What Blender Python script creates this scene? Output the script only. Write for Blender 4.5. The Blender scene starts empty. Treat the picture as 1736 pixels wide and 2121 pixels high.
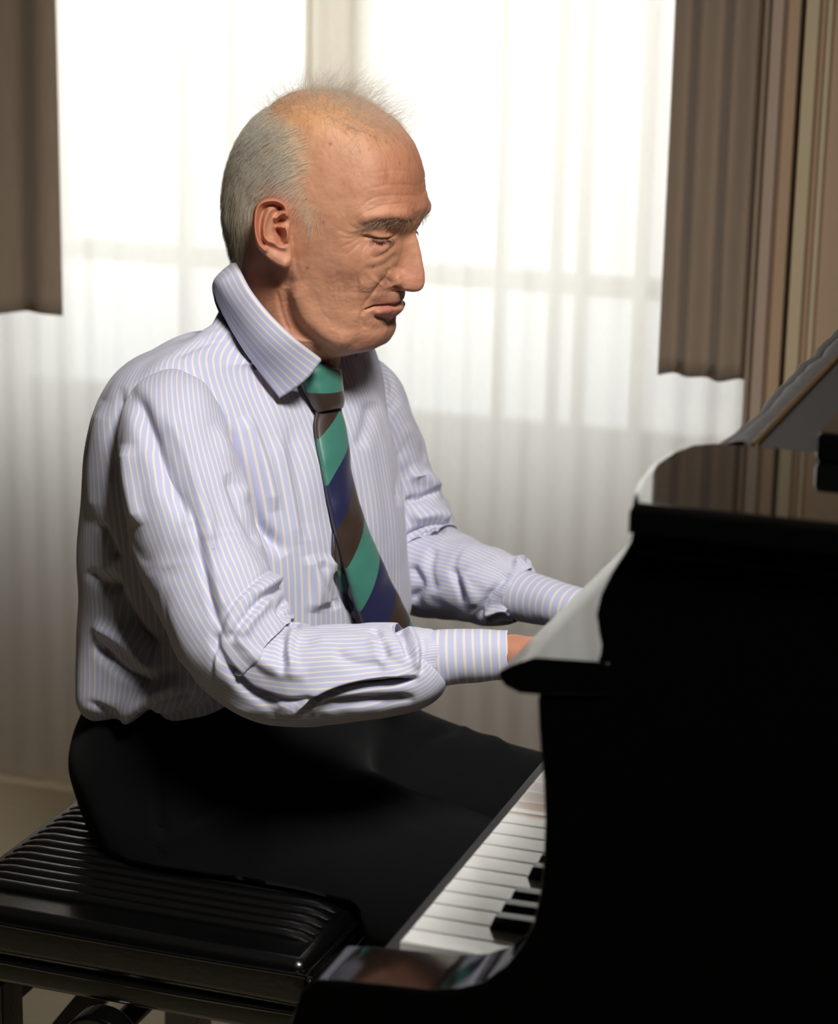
import bpy, bmesh, math, random
import numpy as np
from mathutils import Vector, Matrix, kdtree
random.seed(7); rng = np.random.default_rng(7)
SC = bpy.context.scene
COL = SC.collection

# ------------------------------------------------------------------ camera, world, lights, exposure
FPX, PITCH, YAW, ROLL, CAMH = 4800.0, 14.5, 18.8, 1.2, 1.418      # focal length in pixels of the 1736 wide frame
cam_d = bpy.data.cameras.new('camera'); cam = bpy.data.objects.new('camera', cam_d); COL.objects.link(cam)
cam_d.sensor_fit = 'HORIZONTAL'; cam_d.sensor_width = 36.0; cam_d.lens = 36.0 * FPX / 1736.0
cam.matrix_world = (Matrix.Translation((0, 0, CAMH)) @ Matrix.Rotation(math.radians(YAW), 4, 'Z')
                    @ Matrix.Rotation(math.radians(90 - PITCH), 4, 'X') @ Matrix.Rotation(math.radians(ROLL), 4, 'Z'))
cam_d.clip_start = 0.05
cam_d.dof.use_dof = True; cam_d.dof.focus_distance = 2.08; cam_d.dof.aperture_fstop = 8.5
SC.camera = cam

w = bpy.data.worlds.new('sky'); SC.world = w; w.use_nodes = True
bg = w.node_tree.nodes['Background']; bg.inputs[0].default_value = (0.91, 0.96, 1.0, 1); bg.inputs[1].default_value = 4.1

def area_light(name, loc, target, size, size_y, power, color=(1, 1, 1), spread=180, portal=False):
    d = bpy.data.lights.new(name, 'AREA'); d.shape = 'RECTANGLE'; d.size = size; d.size_y = size_y
    d.energy = power; d.color = color; d.spread = math.radians(spread)
    if portal: d.cycles.is_portal = True
    o = bpy.data.objects.new(name, d); COL.objects.link(o); o.location = loc
    o.rotation_euler = (Vector(target) - Vector(loc)).to_track_quat('-Z', 'Y').to_euler()
    return o
area_light('softbox_lamp', (0.12, 0.84, 2.42), (-0.66, 1.90, 0.95), 0.42, 0.42, 10.8, (1.0, 0.965, 0.92), spread=85)

SC.view_settings.view_transform = 'Standard'; SC.view_settings.look = 'None'
SC.view_settings.exposure = 0.0; SC.view_settings.gamma = 1.0; SC.view_settings.use_curve_mapping = False
SC.cycles.use_denoising = True
SC.cycles.max_bounces = 8; SC.cycles.transparent_max_bounces = 8

# ------------------------------------------------------------------ photo geometry: rays through the camera
_p, _y, _r = map(math.radians, (PITCH, YAW, ROLL))
FW = np.array([-math.sin(_y) * math.cos(_p), math.cos(_y) * math.cos(_p), -math.sin(_p)])
_R = np.array([math.cos(_y), math.sin(_y), 0.0]); _U = np.cross(_R, FW)
RT = math.cos(_r) * _R + math.sin(_r) * _U; UP = -math.sin(_r) * _R + math.cos(_r) * _U
CC = np.array([0, 0, CAMH])
def ray(px, py): return FW + RT * ((px - 868.0) / FPX) - UP * ((py - 1060.5) / FPX)
def PY(px, py, Y):                      # the point where the sight line meets the upright plane Y
    v = ray(px, py); return CC + (Y / v[1]) * v
def PZ(px, py, z):                      # ... the level plane z
    v = ray(px, py); return CC + ((z - CAMH) / v[2]) * v
def PX(px, py, X):
    v = ray(px, py); return CC + (X / v[0]) * v
def proj(V):
    q = np.asarray(V) - CC; d = q @ FW
    return np.stack([868 + FPX * (q @ RT) / d, 1060.5 - FPX * (q @ UP) / d], -1)

# ------------------------------------------------------------------ noise
_perm = rng.permutation(256); _perm = np.concatenate([_perm, _perm, _perm])
_grad = rng.normal(size=(256, 3)); _grad /= np.linalg.norm(_grad, axis=1)[:, None]
def noise3(p):
    p = np.asarray(p, float); sh = p.shape[:-1]; p = p.reshape(-1, 3)
    i = np.floor(p).astype(int); f = p - i; i &= 255
    u = f * f * f * (f * (f * 6 - 15) + 10); out = 0
    for dx in (0, 1):
        for dy in (0, 1):
            for dz in (0, 1):
                g = _grad[_perm[_perm[_perm[i[:, 0] + dx] + i[:, 1] + dy] + i[:, 2] + dz] & 255]
                d = f - np.array([dx, dy, dz])
                wt = (u[:, 0] if dx else 1 - u[:, 0]) * (u[:, 1] if dy else 1 - u[:, 1]) * (u[:, 2] if dz else 1 - u[:, 2])
                out = out + wt * (g * d).sum(1)
    return (out * 1.6).reshape(sh)
def noise2(u, v, s=0.0): return noise3(np.stack([u, v, np.full_like(u, s)], -1))

# ------------------------------------------------------------------ materials
MATS = {}
def srgb(c): return tuple((x / 255 / 12.92 if x / 255 <= 0.04045 else ((x / 255 + 0.055) / 1.055) ** 2.4) for x in c)
class NT:
    def __init__(s, m): s.t = m.node_tree; s.n = s.t.nodes; s.b = s.n['Principled BSDF']; s.out = s.n['Material Output']
    def add(s, typ, **kw):
        n = s.n.new(typ)
        for k, v in kw.items(): setattr(n, k, v)
        return n
    def link(s, a, b): s.t.links.new(a, b)
    def math(s, op, a, b=None, c=None):
        n = s.add('ShaderNodeMath', operation=op)
        for k, v in enumerate((a, b, c)):
            if v is None: continue
            if isinstance(v, (int, float)): n.inputs[k].default_value = v
            else: s.link(v, n.inputs[k])
        return n.outputs[0]
    def mix(s, f, a, b):
        n = s.add('ShaderNodeMix', data_type='RGBA')
        for sock, v in ((n.inputs[0], f), (n.inputs[6], a), (n.inputs[7], b)):
            if isinstance(v, (int, float)): sock.default_value = v
            elif isinstance(v, tuple): sock.default_value = (*v[:3], 1)
            else: s.link(v, sock)
        return n.outputs[2]
    def noise(s, scale, detail=3, rough=0.5, coord='Object', stretch=(1, 1, 1)):
        tc = s.add('ShaderNodeTexCoord'); mp = s.add('ShaderNodeMapping'); mp.inputs['Scale'].default_value = stretch
        s.link(tc.outputs[coord], mp.inputs[0]); n = s.add('ShaderNodeTexNoise')
        n.inputs['Scale'].default_value = scale; n.inputs['Detail'].default_value = detail; n.inputs['Roughness'].default_value = rough
        s.link(mp.outputs[0], n.inputs['Vector']); return n.outputs[0]
    def bump(s, h, strength, dist):
        b = s.add('ShaderNodeBump'); b.inputs['Strength'].default_value = strength; b.inputs['Distance'].default_value = dist
        s.link(h, b.inputs['Height']); s.link(b.outputs[0], s.b.inputs['Normal'])
def new_mat(name):
    m = bpy.data.materials.new(name); m.use_nodes = True; MATS[name] = m; return m, NT(m)
def simple(name, rgb, rough=0.5, var=0.08, scale=30, bump=0.0, spec=0.5, metal=0.0, coat=0.0, stretch=(1, 1, 1), sheen=0.0):
    m, t = new_mat(name); c = srgb(rgb)
    n = t.noise(scale, stretch=stretch)
    a = tuple(x * (1 - var) for x in c); b = tuple(min(1, x * (1 + var)) for x in c)
    t.link(t.mix(n, a, b), t.b.inputs['Base Color'])
    t.b.inputs['Roughness'].default_value = rough; t.b.inputs['Specular IOR Level'].default_value = spec
    t.b.inputs['Metallic'].default_value = metal; t.b.inputs['Coat Weight'].default_value = coat; t.b.inputs['Coat Roughness'].default_value = 0.05
    t.b.inputs['Sheen Weight'].default_value = sheen
    if bump: t.bump(n, 1.0, bump)
    return m
simple('wall_paint', (134, 117, 94), 0.9, 0.04, 6)
simple('room_paint', (92, 80, 66), 0.9, 0.04, 6)
simple('ceiling_paint', (150, 144, 134), 0.9, 0.02, 6)
simple('floor_boards', (200, 184, 154), 0.55, 0.10, 9, stretch=(1, 8, 1))
simple('trim_paint', (196, 172, 152), 0.6, 0.05, 10)
simple('trim_dark', (70, 60, 48), 0.7, 0.05, 10)
simple('trim_beige', (214, 194, 158), 0.6, 0.05, 10)
simple('panel_paint', (192, 164, 134), 0.7, 0.05, 8)
simple('window_frame_paint', (205, 200, 190), 0.5, 0.04, 10)
simple('drape_cloth', (166, 146, 126), 0.9, 0.10, 90, 0.0006, sheen=0.3, stretch=(1, 1, 0.15))
simple('piano_lacquer', (5, 5, 5), 0.07, 0.05, 20, spec=0.42)
simple('piano_lid_lacquer', (6, 6, 6), 0.035, 0.05, 20, spec=0.9, coat=0.6)
simple('piano_felt', (30, 14, 14), 0.9, 0.1, 80)
simple('key_ivory', (240, 238, 233), 0.10, 0.02, 40, spec=0.6, coat=0.8)
simple('key_front', (205, 198, 180), 0.3, 0.05, 40)
simple('key_ebony', (12, 12, 12), 0.18, 0.1, 60)
simple('brass', (150, 122, 72), 0.32, 0.1, 60, metal=1.0)
simple('bench_leather', (5, 5, 5), 0.26, 0.15, 240, 0.0002, spec=0.9, coat=0.15)
simple('cover_leather', (62, 60, 60), 0.55, 0.25, 260, 0.0010, spec=0.4)
simple('lid_panel_black', (30, 30, 31), 0.5, 0.1, 60)
simple('bench_metal', (22, 22, 23), 0.3, 0.1, 50, metal=0.6)
simple('trouser_wool', (19, 19, 20), 0.95, 0.2, 700, 0.0003, spec=0.08, sheen=0.03)
simple('shoe_leather', (10, 10, 10), 0.25, 0.1, 60)
simple('shirt_button', (225, 222, 215), 0.35, 0.03, 60)

# ------------------------------------------------------------------ mesh helpers
def link_mesh(name, V, F, mat=None, parent=None, uv=None, smooth=True, col=None, world=True):
    """V (n,3), F list of int arrays (k,3|4) -> one mesh object"""
    V = np.asarray(V, float).reshape(-1, 3)
    if isinstance(F, np.ndarray): F = [F]
    me = bpy.data.meshes.new(name)
    me.vertices.add(len(V)); me.vertices.foreach_set('co', V.ravel())
    tot = np.concatenate([np.full(len(f), f.shape[1]) for f in F if len(f)]); loops = np.concatenate([f.ravel() for f in F if len(f)])
    me.loops.add(len(loops)); me.loops.foreach_set('vertex_index', loops.astype(np.int32))
    st = np.concatenate([[0], np.cumsum(tot)[:-1]])
    me.polygons.add(len(tot)); me.polygons.foreach_set('loop_start', st.astype(np.int32)); me.polygons.foreach_set('loop_total', tot.astype(np.int32))
    me.update(calc_edges=True); me.validate()
    me.polygons.foreach_set('use_smooth', np.full(len(me.polygons), smooth))
    if uv is not None:
        l = me.uv_layers.new(name='UVMap'); li = np.empty(len(me.loops), np.int32); me.loops.foreach_get('vertex_index', li)
        l.data.foreach_set('uv', np.asarray(uv, float).reshape(-1, 2)[li].ravel())
    if col is not None:
        a = me.color_attributes.new('tone', 'FLOAT_COLOR', 'POINT')
        c4 = np.ones((len(V), 4)); c4[:, :3] = col; a.data.foreach_set('color', c4.ravel())
    if mat: me.materials.append(MATS[mat] if isinstance(mat, str) else mat)
    o = bpy.data.objects.new(name, me); COL.objects.link(o)
    if parent is not None: o.parent = parent
    return o
def grid_faces(R, C, closed=True, off=0):
    i, j = np.meshgrid(np.arange(R - 1), np.arange(C if closed else C - 1), indexing='ij')
    a = i * C + j; b = i * C + (j + 1) % C; return np.stack([a, b, b + C, a + C], -1).reshape(-1, 4) + off
def grid_normals(V, closed=True):
    du = (np.roll(V, -1, 1) - np.roll(V, 1, 1)) if closed else np.gradient(V, axis=1)
    dv = np.gradient(V, axis=0); n = np.cross(du, dv); return n / (np.linalg.norm(n, axis=-1, keepdims=True) + 1e-12)
def catmull(pts, n):
    """smooth resample of a polyline (k,d) by arc length to n points"""
    P = np.asarray(pts, float); k = len(P)
    A = np.vstack([2 * P[0] - P[1], P, 2 * P[-1] - P[-2]]); out = []
    for i in range(k - 1):
        p0, p1, p2, p3 = A[i], A[i + 1], A[i + 2], A[i + 3]
        t = np.linspace(0, 1, 24, endpoint=False)[:, None]
        out.append(0.5 * (2 * p1 + (p2 - p0) * t + (2 * p0 - 5 * p1 + 4 * p2 - p3) * t ** 2 + (3 * p1 - p0 - 3 * p2 + p3) * t ** 3))
    out.append(P[-1:]); Q = np.vstack(out)
    s = np.concatenate([[0], np.cumsum(np.linalg.norm(np.diff(Q, axis=0), axis=1))])
    u = np.linspace(0, s[-1], n); return np.stack([np.interp(u, s, Q[:, d]) for d in range(Q.shape[1])], -1)
def interp_rows(keys, n):
    """rows of parameters -> n smooth rows (uniform in key index)"""
    K = np.asarray(keys, float); k = len(K); A = np.vstack([2 * K[0] - K[1], K, 2 * K[-1] - K[-2]])
    u = np.linspace(0, k - 1 - 1e-9, n); i = u.astype(int); t = (u - i)[:, None]
    p0, p1, p2, p3 = A[i], A[i + 1], A[i + 2], A[i + 3]
    return 0.5 * (2 * p1 + (p2 - p0) * t + (2 * p0 - 5 * p1 + 4 * p2 - p3) * t ** 2 + (3 * p1 - p0 - 3 * p2 + p3) * t ** 3)
def seg_dist(q, pts):
    """distance (px), signed side and position along a polyline for points q (n,2)"""
    best = np.full(len(q), 1e9); side = np.zeros(len(q)); along = np.zeros(len(q)); P = np.asarray(pts, float)
    L = np.linalg.norm(np.diff(P, axis=0), axis=1); S = np.concatenate([[0], np.cumsum(L)])
    for k in range(len(P) - 1):
        a, b = P[k], P[k + 1]; ab = b - a; t = np.clip(((q - a) @ ab) / (ab @ ab + 1e-9), 0, 1)
        c = a + t[:, None] * ab; d = np.linalg.norm(q - c, axis=1); m = d < best
        cr = ab[0] * (q[:, 1] - a[1]) - ab[1] * (q[:, 0] - a[0])
        best[m] = d[m]; side[m] = np.sign(cr[m]); along[m] = (S[k] + t[m] * L[k]) / S[-1]
    return best, side, along
def strokes(V, N, marks, face=True):
    """modelling strokes: (kind, points seen in the photograph, width px, depth m). g groove, r ridge, s folded edge"""
    sh = V.shape[:-1]; v = V.reshape(-1, 3); n = N.reshape(-1, 3); q = proj(v); disp = np.zeros(len(v))
    vd = v - CC; vd /= np.linalg.norm(vd, axis=1)[:, None]
    fac = np.clip((-(n * vd).sum(1) + 0.05) / 0.25, 0, 1) if face else 1.0
    for mk in marks:
        kind, pts, wd, dp = mk[:4]
        P = np.asarray(pts, float)
        if len(P) > 2: P = catmull(P, 4 * len(P))
        if len(P) == 1: d = np.linalg.norm(q - P[0], axis=1); side = np.ones(len(q)); al = np.full(len(q), .5)
        else: d, side, al = seg_dist(q, P)
        tp = np.clip(np.sin(np.pi * np.clip(al, 0.0, 1.0)) * 2.2, 0.0, 1) if len(P) > 1 and (len(mk) < 5 or mk[4]) else 1.0
        if kind == 'g': h = -dp * np.exp(-(d / wd) ** 2) * tp
        elif kind == 'r': h = dp * np.exp(-(d / wd) ** 2) * tp
        else:
            sg_ = 1 / (1 + np.exp(-np.clip(side * d / 1.8, -30, 30))); h = (sg_ * dp * np.exp(-(d / (wd * 2.2)) ** 1.3) - (1 - sg_) * .6 * dp * np.exp(-(d / (wd * 0.6)) ** 2)) * tp
        disp += h * fac
    return disp.reshape(sh)
def tube(pts, radii, rows, cols, up=(0, 0, 1), cap=True):
    """tube along a smooth centre line; radii (k,2): half sizes across and along 'up'. angle 0 faces +side"""
    K = np.hstack([np.asarray(pts, float), np.asarray(radii, float).reshape(len(pts), -1)])
    if K.shape[1] == 4: K = np.hstack([K, K[:, 3:4]])
    Q = catmull(K, rows); C = Q[:, :3]; T = np.gradient(C, axis=0); T /= np.linalg.norm(T, axis=1)[:, None]
    u = np.asarray(up, float); Bv = np.zeros_like(C); b = u
    for i in range(rows):
        b = b - (b @ T[i]) * T[i]; b /= np.linalg.norm(b); Bv[i] = b
    Sd = np.cross(T, Bv); th = np.linspace(0, 2 * np.pi, cols, endpoint=False)
    V = C[:, None] + Sd[:, None] * (Q[:, 3, None, None] * np.cos(th)[None, :, None]) + Bv[:, None] * (Q[:, 4, None, None] * np.sin(th)[None, :, None])
    return V, Q, T
def box_data(x0, x1, y0, y1, z0, z1):
    V = np.array([[x, y, z] for z in (z0, z1) for y in (y0, y1) for x in (x0, x1)], float)
    F = np.array([[0, 2, 3, 1], [4, 5, 7, 6], [0, 1, 5, 4], [2, 6, 7, 3], [0, 4, 6, 2], [1, 3, 7, 5]]); return V, F
def bm_obj(name, bm, mat, parent=None, smooth=False):
    bmesh.ops.recalc_face_normals(bm, faces=bm.faces)
    me = bpy.data.meshes.new(name); bm.to_mesh(me); bm.free(); me.materials.append(MATS[mat] if isinstance(mat, str) else mat)
    if smooth:
        me.polygons.foreach_set('use_smooth', [True] * len(me.polygons)); me.set_sharp_from_angle(angle=math.radians(35))
    o = bpy.data.objects.new(name, me); COL.objects.link(o)
    if smooth: wn_ = o.modifiers.new('normals', 'WEIGHTED_NORMAL'); wn_.keep_sharp = True; wn_.weight = 100
    if parent is not None: o.parent = parent
    return o
def box(name, x0, x1, y0, y1, z0, z1, mat, parent=None, bevel=0.0, seg=2):
    bm = bmesh.new(); V, F = box_data(min(x0, x1), max(x0, x1), min(y0, y1), max(y0, y1), min(z0, z1), max(z0, z1))
    vs = [bm.verts.new(v) for v in V]
    for f in F: bm.faces.new([vs[i] for i in f])
    if bevel: bmesh.ops.bevel(bm, geom=bm.edges[:], offset=bevel, segments=seg, affect='EDGES', profile=0.5)
    return bm_obj(name, bm, mat, parent, smooth=bevel > 0)
def prism(name, poly, axis_vec, mat, parent=None, bevel=0.0, seg=3):
    bm = bmesh.new(); a = [bm.verts.new(p) for p in poly]; f = bm.faces.new(a)
    r = bmesh.ops.extrude_face_region(bm, geom=[f]); vs = [g for g in r['geom'] if isinstance(g, bmesh.types.BMVert)]
    bmesh.ops.translate(bm, vec=axis_vec, verts=vs)
    if bevel:
        bmesh.ops.bevel(bm, geom=[e for e in bm.edges if e.is_manifold and e.calc_face_angle(0) > 0.6], offset=bevel, segments=seg, affect='EDGES', profile=0.5, clamp_overlap=True)
    return bm_obj(name, bm, mat, parent, smooth=True)
def empty(name, loc=(0, 0, 0)):
    o = bpy.data.objects.new(name, None); COL.objects.link(o); o.location = loc; o.empty_display_size = 0.1; return o
def tag(o, label=None, cat=None, group=None, kind=None):
    if label: o['label'] = label
    if cat: o['category'] = cat
    if group: o['group'] = group
    if kind: o['kind'] = kind
    return o
def adopt(root):
    """parts were modelled in world space: keep them there under a root that stands at its base"""
    bpy.context.view_layer.update()
    for ch in root.children: ch.matrix_parent_inverse = root.matrix_world.inverted()

# ================================================================== THE ROOM
YW = 3.47                                    # inner face of the window wall
tag(box('floor', -3.2, 2.6, -2.2, YW + .3, -.1, 0, 'floor_boards'), kind='structure')
tag(box('ceiling', -3.2, 2.6, -2.2, YW + .3, 2.7, 2.8, 'ceiling_paint'), kind='structure')
tag(box('wall_left', -3.3, -3.2, -2.2, YW + .3, 0, 2.7, 'room_paint'), kind='structure')
tag(box('wall_right', 2.6, 2.7, -2.2, YW + .3, 0, 2.7, 'room_paint'), kind='structure')
tag(box('wall_front', -3.3, 2.7, -2.3, -2.2, 0, 2.7, 'room_paint'), kind='structure')
OX0, OX1, OZ0, OZ1 = -1.95, -0.62, 0.58, 2.30
bm = bmesh.new()
for (a, b, c, d) in ((-3.2, OX0, 0, 2.7), (OX1, 2.6, 0, 2.7), (OX0, OX1, 0, OZ0), (OX0, OX1, OZ1, 2.7)):
    V, F = box_data(a, b, YW, YW + .28, c, d); vs = [bm.verts.new(v) for v in V]
    for f in F: bm.faces.new([vs[i] for i in f])
tag(bm_obj('wall_back', bm, 'wall_paint'), kind='structure')
tag(box('baseboard_back', -3.2, 2.6, YW - .018, YW, 0, .09, 'trim_paint', bevel=.004), kind='structure')
area_light('window_daylight', ((OX0 + OX1) / 2, YW + .27, (OZ0 + OZ1) / 2), ((OX0 + OX1) / 2, 0, (OZ0 + OZ1) / 2), OX1 - OX0, OZ1 - OZ0, 1, portal=True)

# window behind the sheer: stiles, rails, a broad post, panes (frosted lower ones added to brighten the sheer)
m, t = new_mat('clear_glass')
mx = t.add('ShaderNodeMixShader'); tr = t.add('ShaderNodeBsdfTransparent'); gl = t.add('ShaderNodeBsdfGlossy'); gl.inputs['Roughness'].default_value = .02
nz = t.noise(3); mx.inputs[0].default_value = .06
t.link(tr.outputs[0], mx.inputs[1]); t.link(gl.outputs[0], mx.inputs[2]); t.link(mx.outputs[0], t.out.inputs[0])
m, t = new_mat('added_pane_glass')
mx = t.add('ShaderNodeMixShader'); tr = t.add('ShaderNodeBsdfTransparent'); tl = t.add('ShaderNodeBsdfTranslucent'); tl.inputs[0].default_value = (.86, .93, 1, 1)
mx.inputs[0].default_value = .35; t.link(tr.outputs[0], mx.inputs[1]); t.link(tl.outputs[0], mx.inputs[2]); t.link(mx.outputs[0], t.out.inputs[0])
win = empty('window_1', ((OX0 + OX1) / 2, YW + .2, OZ0)); tag(win, 'white-framed window with added lower panes behind the sheer curtain', kind='structure')
YG = YW + .02
def wx(px): return PY(px, 300, YG)[0]
zr = PY(1100, 565, YG)[2]
xs = [OX0, wx(380) - .012, wx(657), wx(765), wx(1038), wx(1152), wx(1208), wx(1334), OX1]
for x, hw in ((OX0 + .02, .02), (wx(376), .008), (wx(474), .008), (wx(1040), .007), (wx(1155), .007), (wx(1210), .007), (wx(1335), .008), (OX1 - .02, .02)):
    box('stile', x - hw, x + hw, YG, YG + .04, OZ0, OZ1, 'window_frame_paint', win, .003)
box('post', wx(655), wx(770), YG - .03, YG + .06, OZ0, OZ1, 'window_frame_paint', win, .006)
for px in (660, 757): box('weather_strip', wx(px - 5), wx(px + 9), YG - .045, YG - .028, OZ0, OZ1, 'trim_dark', win)
box('sill_rail', OX0, OX1, YG - .004, YG + .045, zr - .03, zr, 'window_frame_paint', win, .003)
box('head_rail', OX0, OX1, YG, YG + .045, OZ1 - .05, OZ1, 'window_frame_paint', win, .003)
box('bottom_rail', OX0, OX1, YG, YG + .045, OZ0, OZ0 + .05, 'window_frame_paint', win, .003)
for a, b in ((OX0, wx(655)), (wx(770), OX1)):
    box('pane', a, b, YG + .018, YG + .022, zr, OZ1, 'clear_glass', win)
    box('added_lower_pane', a, b, YG + .018, YG + .022, OZ0, zr, 'added_pane_glass', win)
adopt(win)

# sheer curtain
m, t = new_mat('sheer_voile')
mx = t.add('ShaderNodeMixShader'); mx2 = t.add('ShaderNodeMixShader'); tr = t.add('ShaderNodeBsdfTransparent')
tl = t.add('ShaderNodeBsdfTranslucent'); df = t.add('ShaderNodeBsdfDiffuse')
wv = t.noise(900, 2, stretch=(1, 1, .1)); cl = t.mix(wv, srgb((226, 218, 205)), srgb((240, 234, 224)))
t.link(cl, tl.inputs[0]); t.link(cl, df.inputs[0]); mx2.inputs[0].default_value = .14; mx.inputs[0].default_value = .94
t.link(tl.outputs[0], mx2.inputs[1]); t.link(df.outputs[0], mx2.inputs[2]); t.link(tr.outputs[0], mx.inputs[1]); t.link(mx2.outputs[0], mx.inputs[2]); t.link(mx.outputs[0], t.out.inputs[0])
def curtain(name, x0, x1, Y, z0, z1, mat, folds, amp, seed, rows=60, cols=260, hem=0.0, thick=0.0):
    x = np.linspace(x0, x1, cols); z = np.linspace(z0, z1, rows); X, Z = np.meshgrid(x, z)
    ph = (X - x0) / (x1 - x0) * folds * 2 * np.pi
    y = Y + amp * np.sin(ph + 1.1 * noise2(X * 6, Z * .7, seed)) * (.6 + .4 * noise2(X * 4 + 9, Z * .5, seed)) + amp * .6 * noise2(X * 14, Z * 1.3, seed + 3)
    Zz = Z + hem * np.sin(ph * .5) * (1 - (Z - z0) / (z1 - z0)) ** 6
    o = link_mesh(name, np.stack([X, y, Zz], -1), grid_faces(rows, cols, False), mat)
    if thick: md = o.modifiers.new('thickness', 'SOLIDIFY'); md.thickness = thick
    return o
YSH = 3.22
def sx(px): return PY(px, 100, YSH)[0]
tag(curtain('sheer_curtain', -2.05, sx(768), YSH, .02, 2.45, 'sheer_voile', 17, .004, 2.0), 'white sheer curtain glowing left of and behind the man\'s head', 'curtain', 'sheer window curtains')
tag(curtain('sheer_curtain', sx(656), -.585, YSH - .03, .02, 2.45, 'sheer_voile', 15, .0045, 4.0), 'white sheer curtain glowing between the man\'s face and the right drape', 'curtain', 'sheer window curtains')
for nm, p0, p1, yy in (('curtain_hem', 746, 767, YSH + .014), ('curtain_hem', 656, 671, YSH - .046)):
    par = [o for o in COL.objects if o.name.startswith('sheer_curtain')][0 if p0 > 700 else 1]
    h = curtain(nm, sx(p0), sx(p1), yy, .02, 2.45, 'sheer_voile', .5, .004, 3.0, cols=12); h.parent = par
xl = PY(121, 300, 3.12)[0]; xr0 = PY(1385, 400, 3.12)[0]; xr1 = PY(1556, 700, 3.12)[0]; zb = PY(121, 655, 3.12)[2]
tag(curtain('drape', -2.2, xl, 3.12, zb, 2.45, 'drape_cloth', 7, .014, 5.0, hem=.004, thick=.004), 'brown drape hanging left of the window, behind the man\'s back', 'curtain', 'brown window drapes')
tag(curtain('drape', xr0, xr1, 3.12, PY(1365, 775, 3.12)[2], 2.45, 'drape_cloth', 2.5, .016, 8.0, hem=.0015, thick=.004), 'brown drape hanging right of the window, beside the piano lid', 'curtain', 'brown window drapes')
# panelled wall right of the drape
YT = 3.05
def tx(px): return PY(px, 500, YT)[0]
for k, (a, b, mt, dy) in enumerate(((1548, 1572, 'drape_cloth', .03), (1572, 1596, 'trim_paint', .0), (1596, 1622, 'panel_paint', .03), (1622, 1640, 'trim_dark', .07),
                                    (1640, 1668, 'trim_beige', .0), (1668, 1682, 'panel_paint', .02), (1682, 1694, 'trim_beige', .005), (1694, 2300, 'panel_paint', .02))):
    tag(box('trim_%d' % (k + 1), tx(a), tx(b), YT + dy, YW, 0, 2.6, mt, bevel=.003), kind='structure')

# ================================================================== GRAND PIANO
YP = 1.32                                    # near face of the treble arm
KX0, KY0, KZ = -0.482, 1.394, 0.73           # front edge of the keys, treble end, top of the white keys
piano = empty('grand_piano', (0.1, 2.0, 0)); tag(piano, 'black lacquered grand piano with open keyboard, at the man\'s hands', 'piano')
def P2(pts, Y): return [tuple(PY(x, y, Y)) for x, y in pts]
arm_px = [(585, 2330), (598, 2120), (622, 2056), (652, 2032), (700, 2034), (800, 2044), (880, 2053), (950, 2051), (1000, 2037), (1048, 2002), (1083, 1955), (1103, 1912),
          (1116, 1850), (1123, 1780), (1126, 1700), (1123, 1620), (1117, 1560), (1113, 1500), (1111, 1440), (1150, 1420), (1225, 1385), (1240, 1362), (1243, 1340), (1237, 1310), (1232, 1275),
          (1241, 1235), (1263, 1190), (1290, 1148), (1303, 1125), (1310, 1098), (1316, 1085), (2300, 1190), (2300, 2330)]
prism('treble_arm', P2(arm_px, YP), (0, .062, 0), 'piano_lacquer', piano, .004)
lip_px = [(1116, 1440), (1076, 1437), (1046, 1422), (1033, 1404), (1031, 1393), (1058, 1379), (1106, 1363), (1232, 1371), (1262, 1374), (1262, 1440)]
prism('fallboard', P2(lip_px, YP - .002), (0, 1.30, 0), 'piano_lacquer', piano, .0015)
fb = P2([(1111, 1440), (1262, 1440), (1262, 2000), (1180, 2000), (1130, 1800)], YP + .07)
prism('fallboard_back', [(-.345, 1.39, .955), (-.30, 1.39, .955), (-.30, 1.39, .76), (-.325, 1.39, .76)], (0, 1.24, 0), 'piano_lacquer', piano)
box('bass_arm', -.50, -.30, 2.625, 2.69, .60, .80, 'piano_lacquer', piano, .01)
box('keybed', -.50, .5, YP + .06, 2.63, .625, .695, 'piano_lacquer', piano, .004)
box('key_slip', -.506, -.486, YP + .062, 2.63, .63, .708, 'lid_panel_black', piano, .004)
box('case', -.298, .9, YP + .062, 2.66, .70, 1.05, 'piano_lacquer', piano, .004)
for lx, ly in ((-.2, 1.5), (-.2, 2.55), (1.1, 2.0)):
    bm = bmesh.new(); bmesh.ops.create_cone(bm, cap_ends=True, segments=24, radius1=.035, radius2=.06, depth=.62); bmesh.ops.translate(bm, vec=(lx, ly, .31), verts=bm.verts)
    bm_obj('leg', bm, 'piano_lacquer', piano, True)
box('tail', .9, 1.3, 1.7, 2.6, .62, 1.05, 'piano_lacquer', piano, .03)
# lid end with its rounded corner
zl = PY(1312, 1042, YP - .01)[2]
far = [PZ(x, y, zl) for x, y in ((1310, 1038), (1311, 1012), (1322, 988), (1346, 958), (1384, 933), (1428, 919), (1480, 915), (1600, 924), (1736, 938))]
yl = far[-1][1]
pl = [(p[0], p[1], zl) for p in far] + [(.9, yl, zl), (.9, YP - .012, zl)]
pl[0] = (pl[0][0], YP - .012, zl)
bm = bmesh.new(); f = bm.faces.new([bm.verts.new(p) for p in pl]); r = bmesh.ops.extrude_face_region(bm, geom=[f])
bmesh.ops.translate(bm, vec=(0, 0, -.018), verts=[g for g in r['geom'] if isinstance(g, bmesh.types.BMVert)])
bm.edges.ensure_lookup_table()
te = [e for e in bm.edges if all(abs(v.co.z - zl) < 1e-5 for v in e.verts)]
bmesh.ops.bevel(bm, geom=te, offset=.006, segments=5, affect='EDGES', profile=0.5)
bm_obj('lid', bm, 'piano_lid_lacquer', piano, True)
box('lid_moulding', far[0][0] + .004, .9, YP - .006, yl - .01, zl - .034, zl - .0175, 'piano_lacquer', piano, .003)
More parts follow.
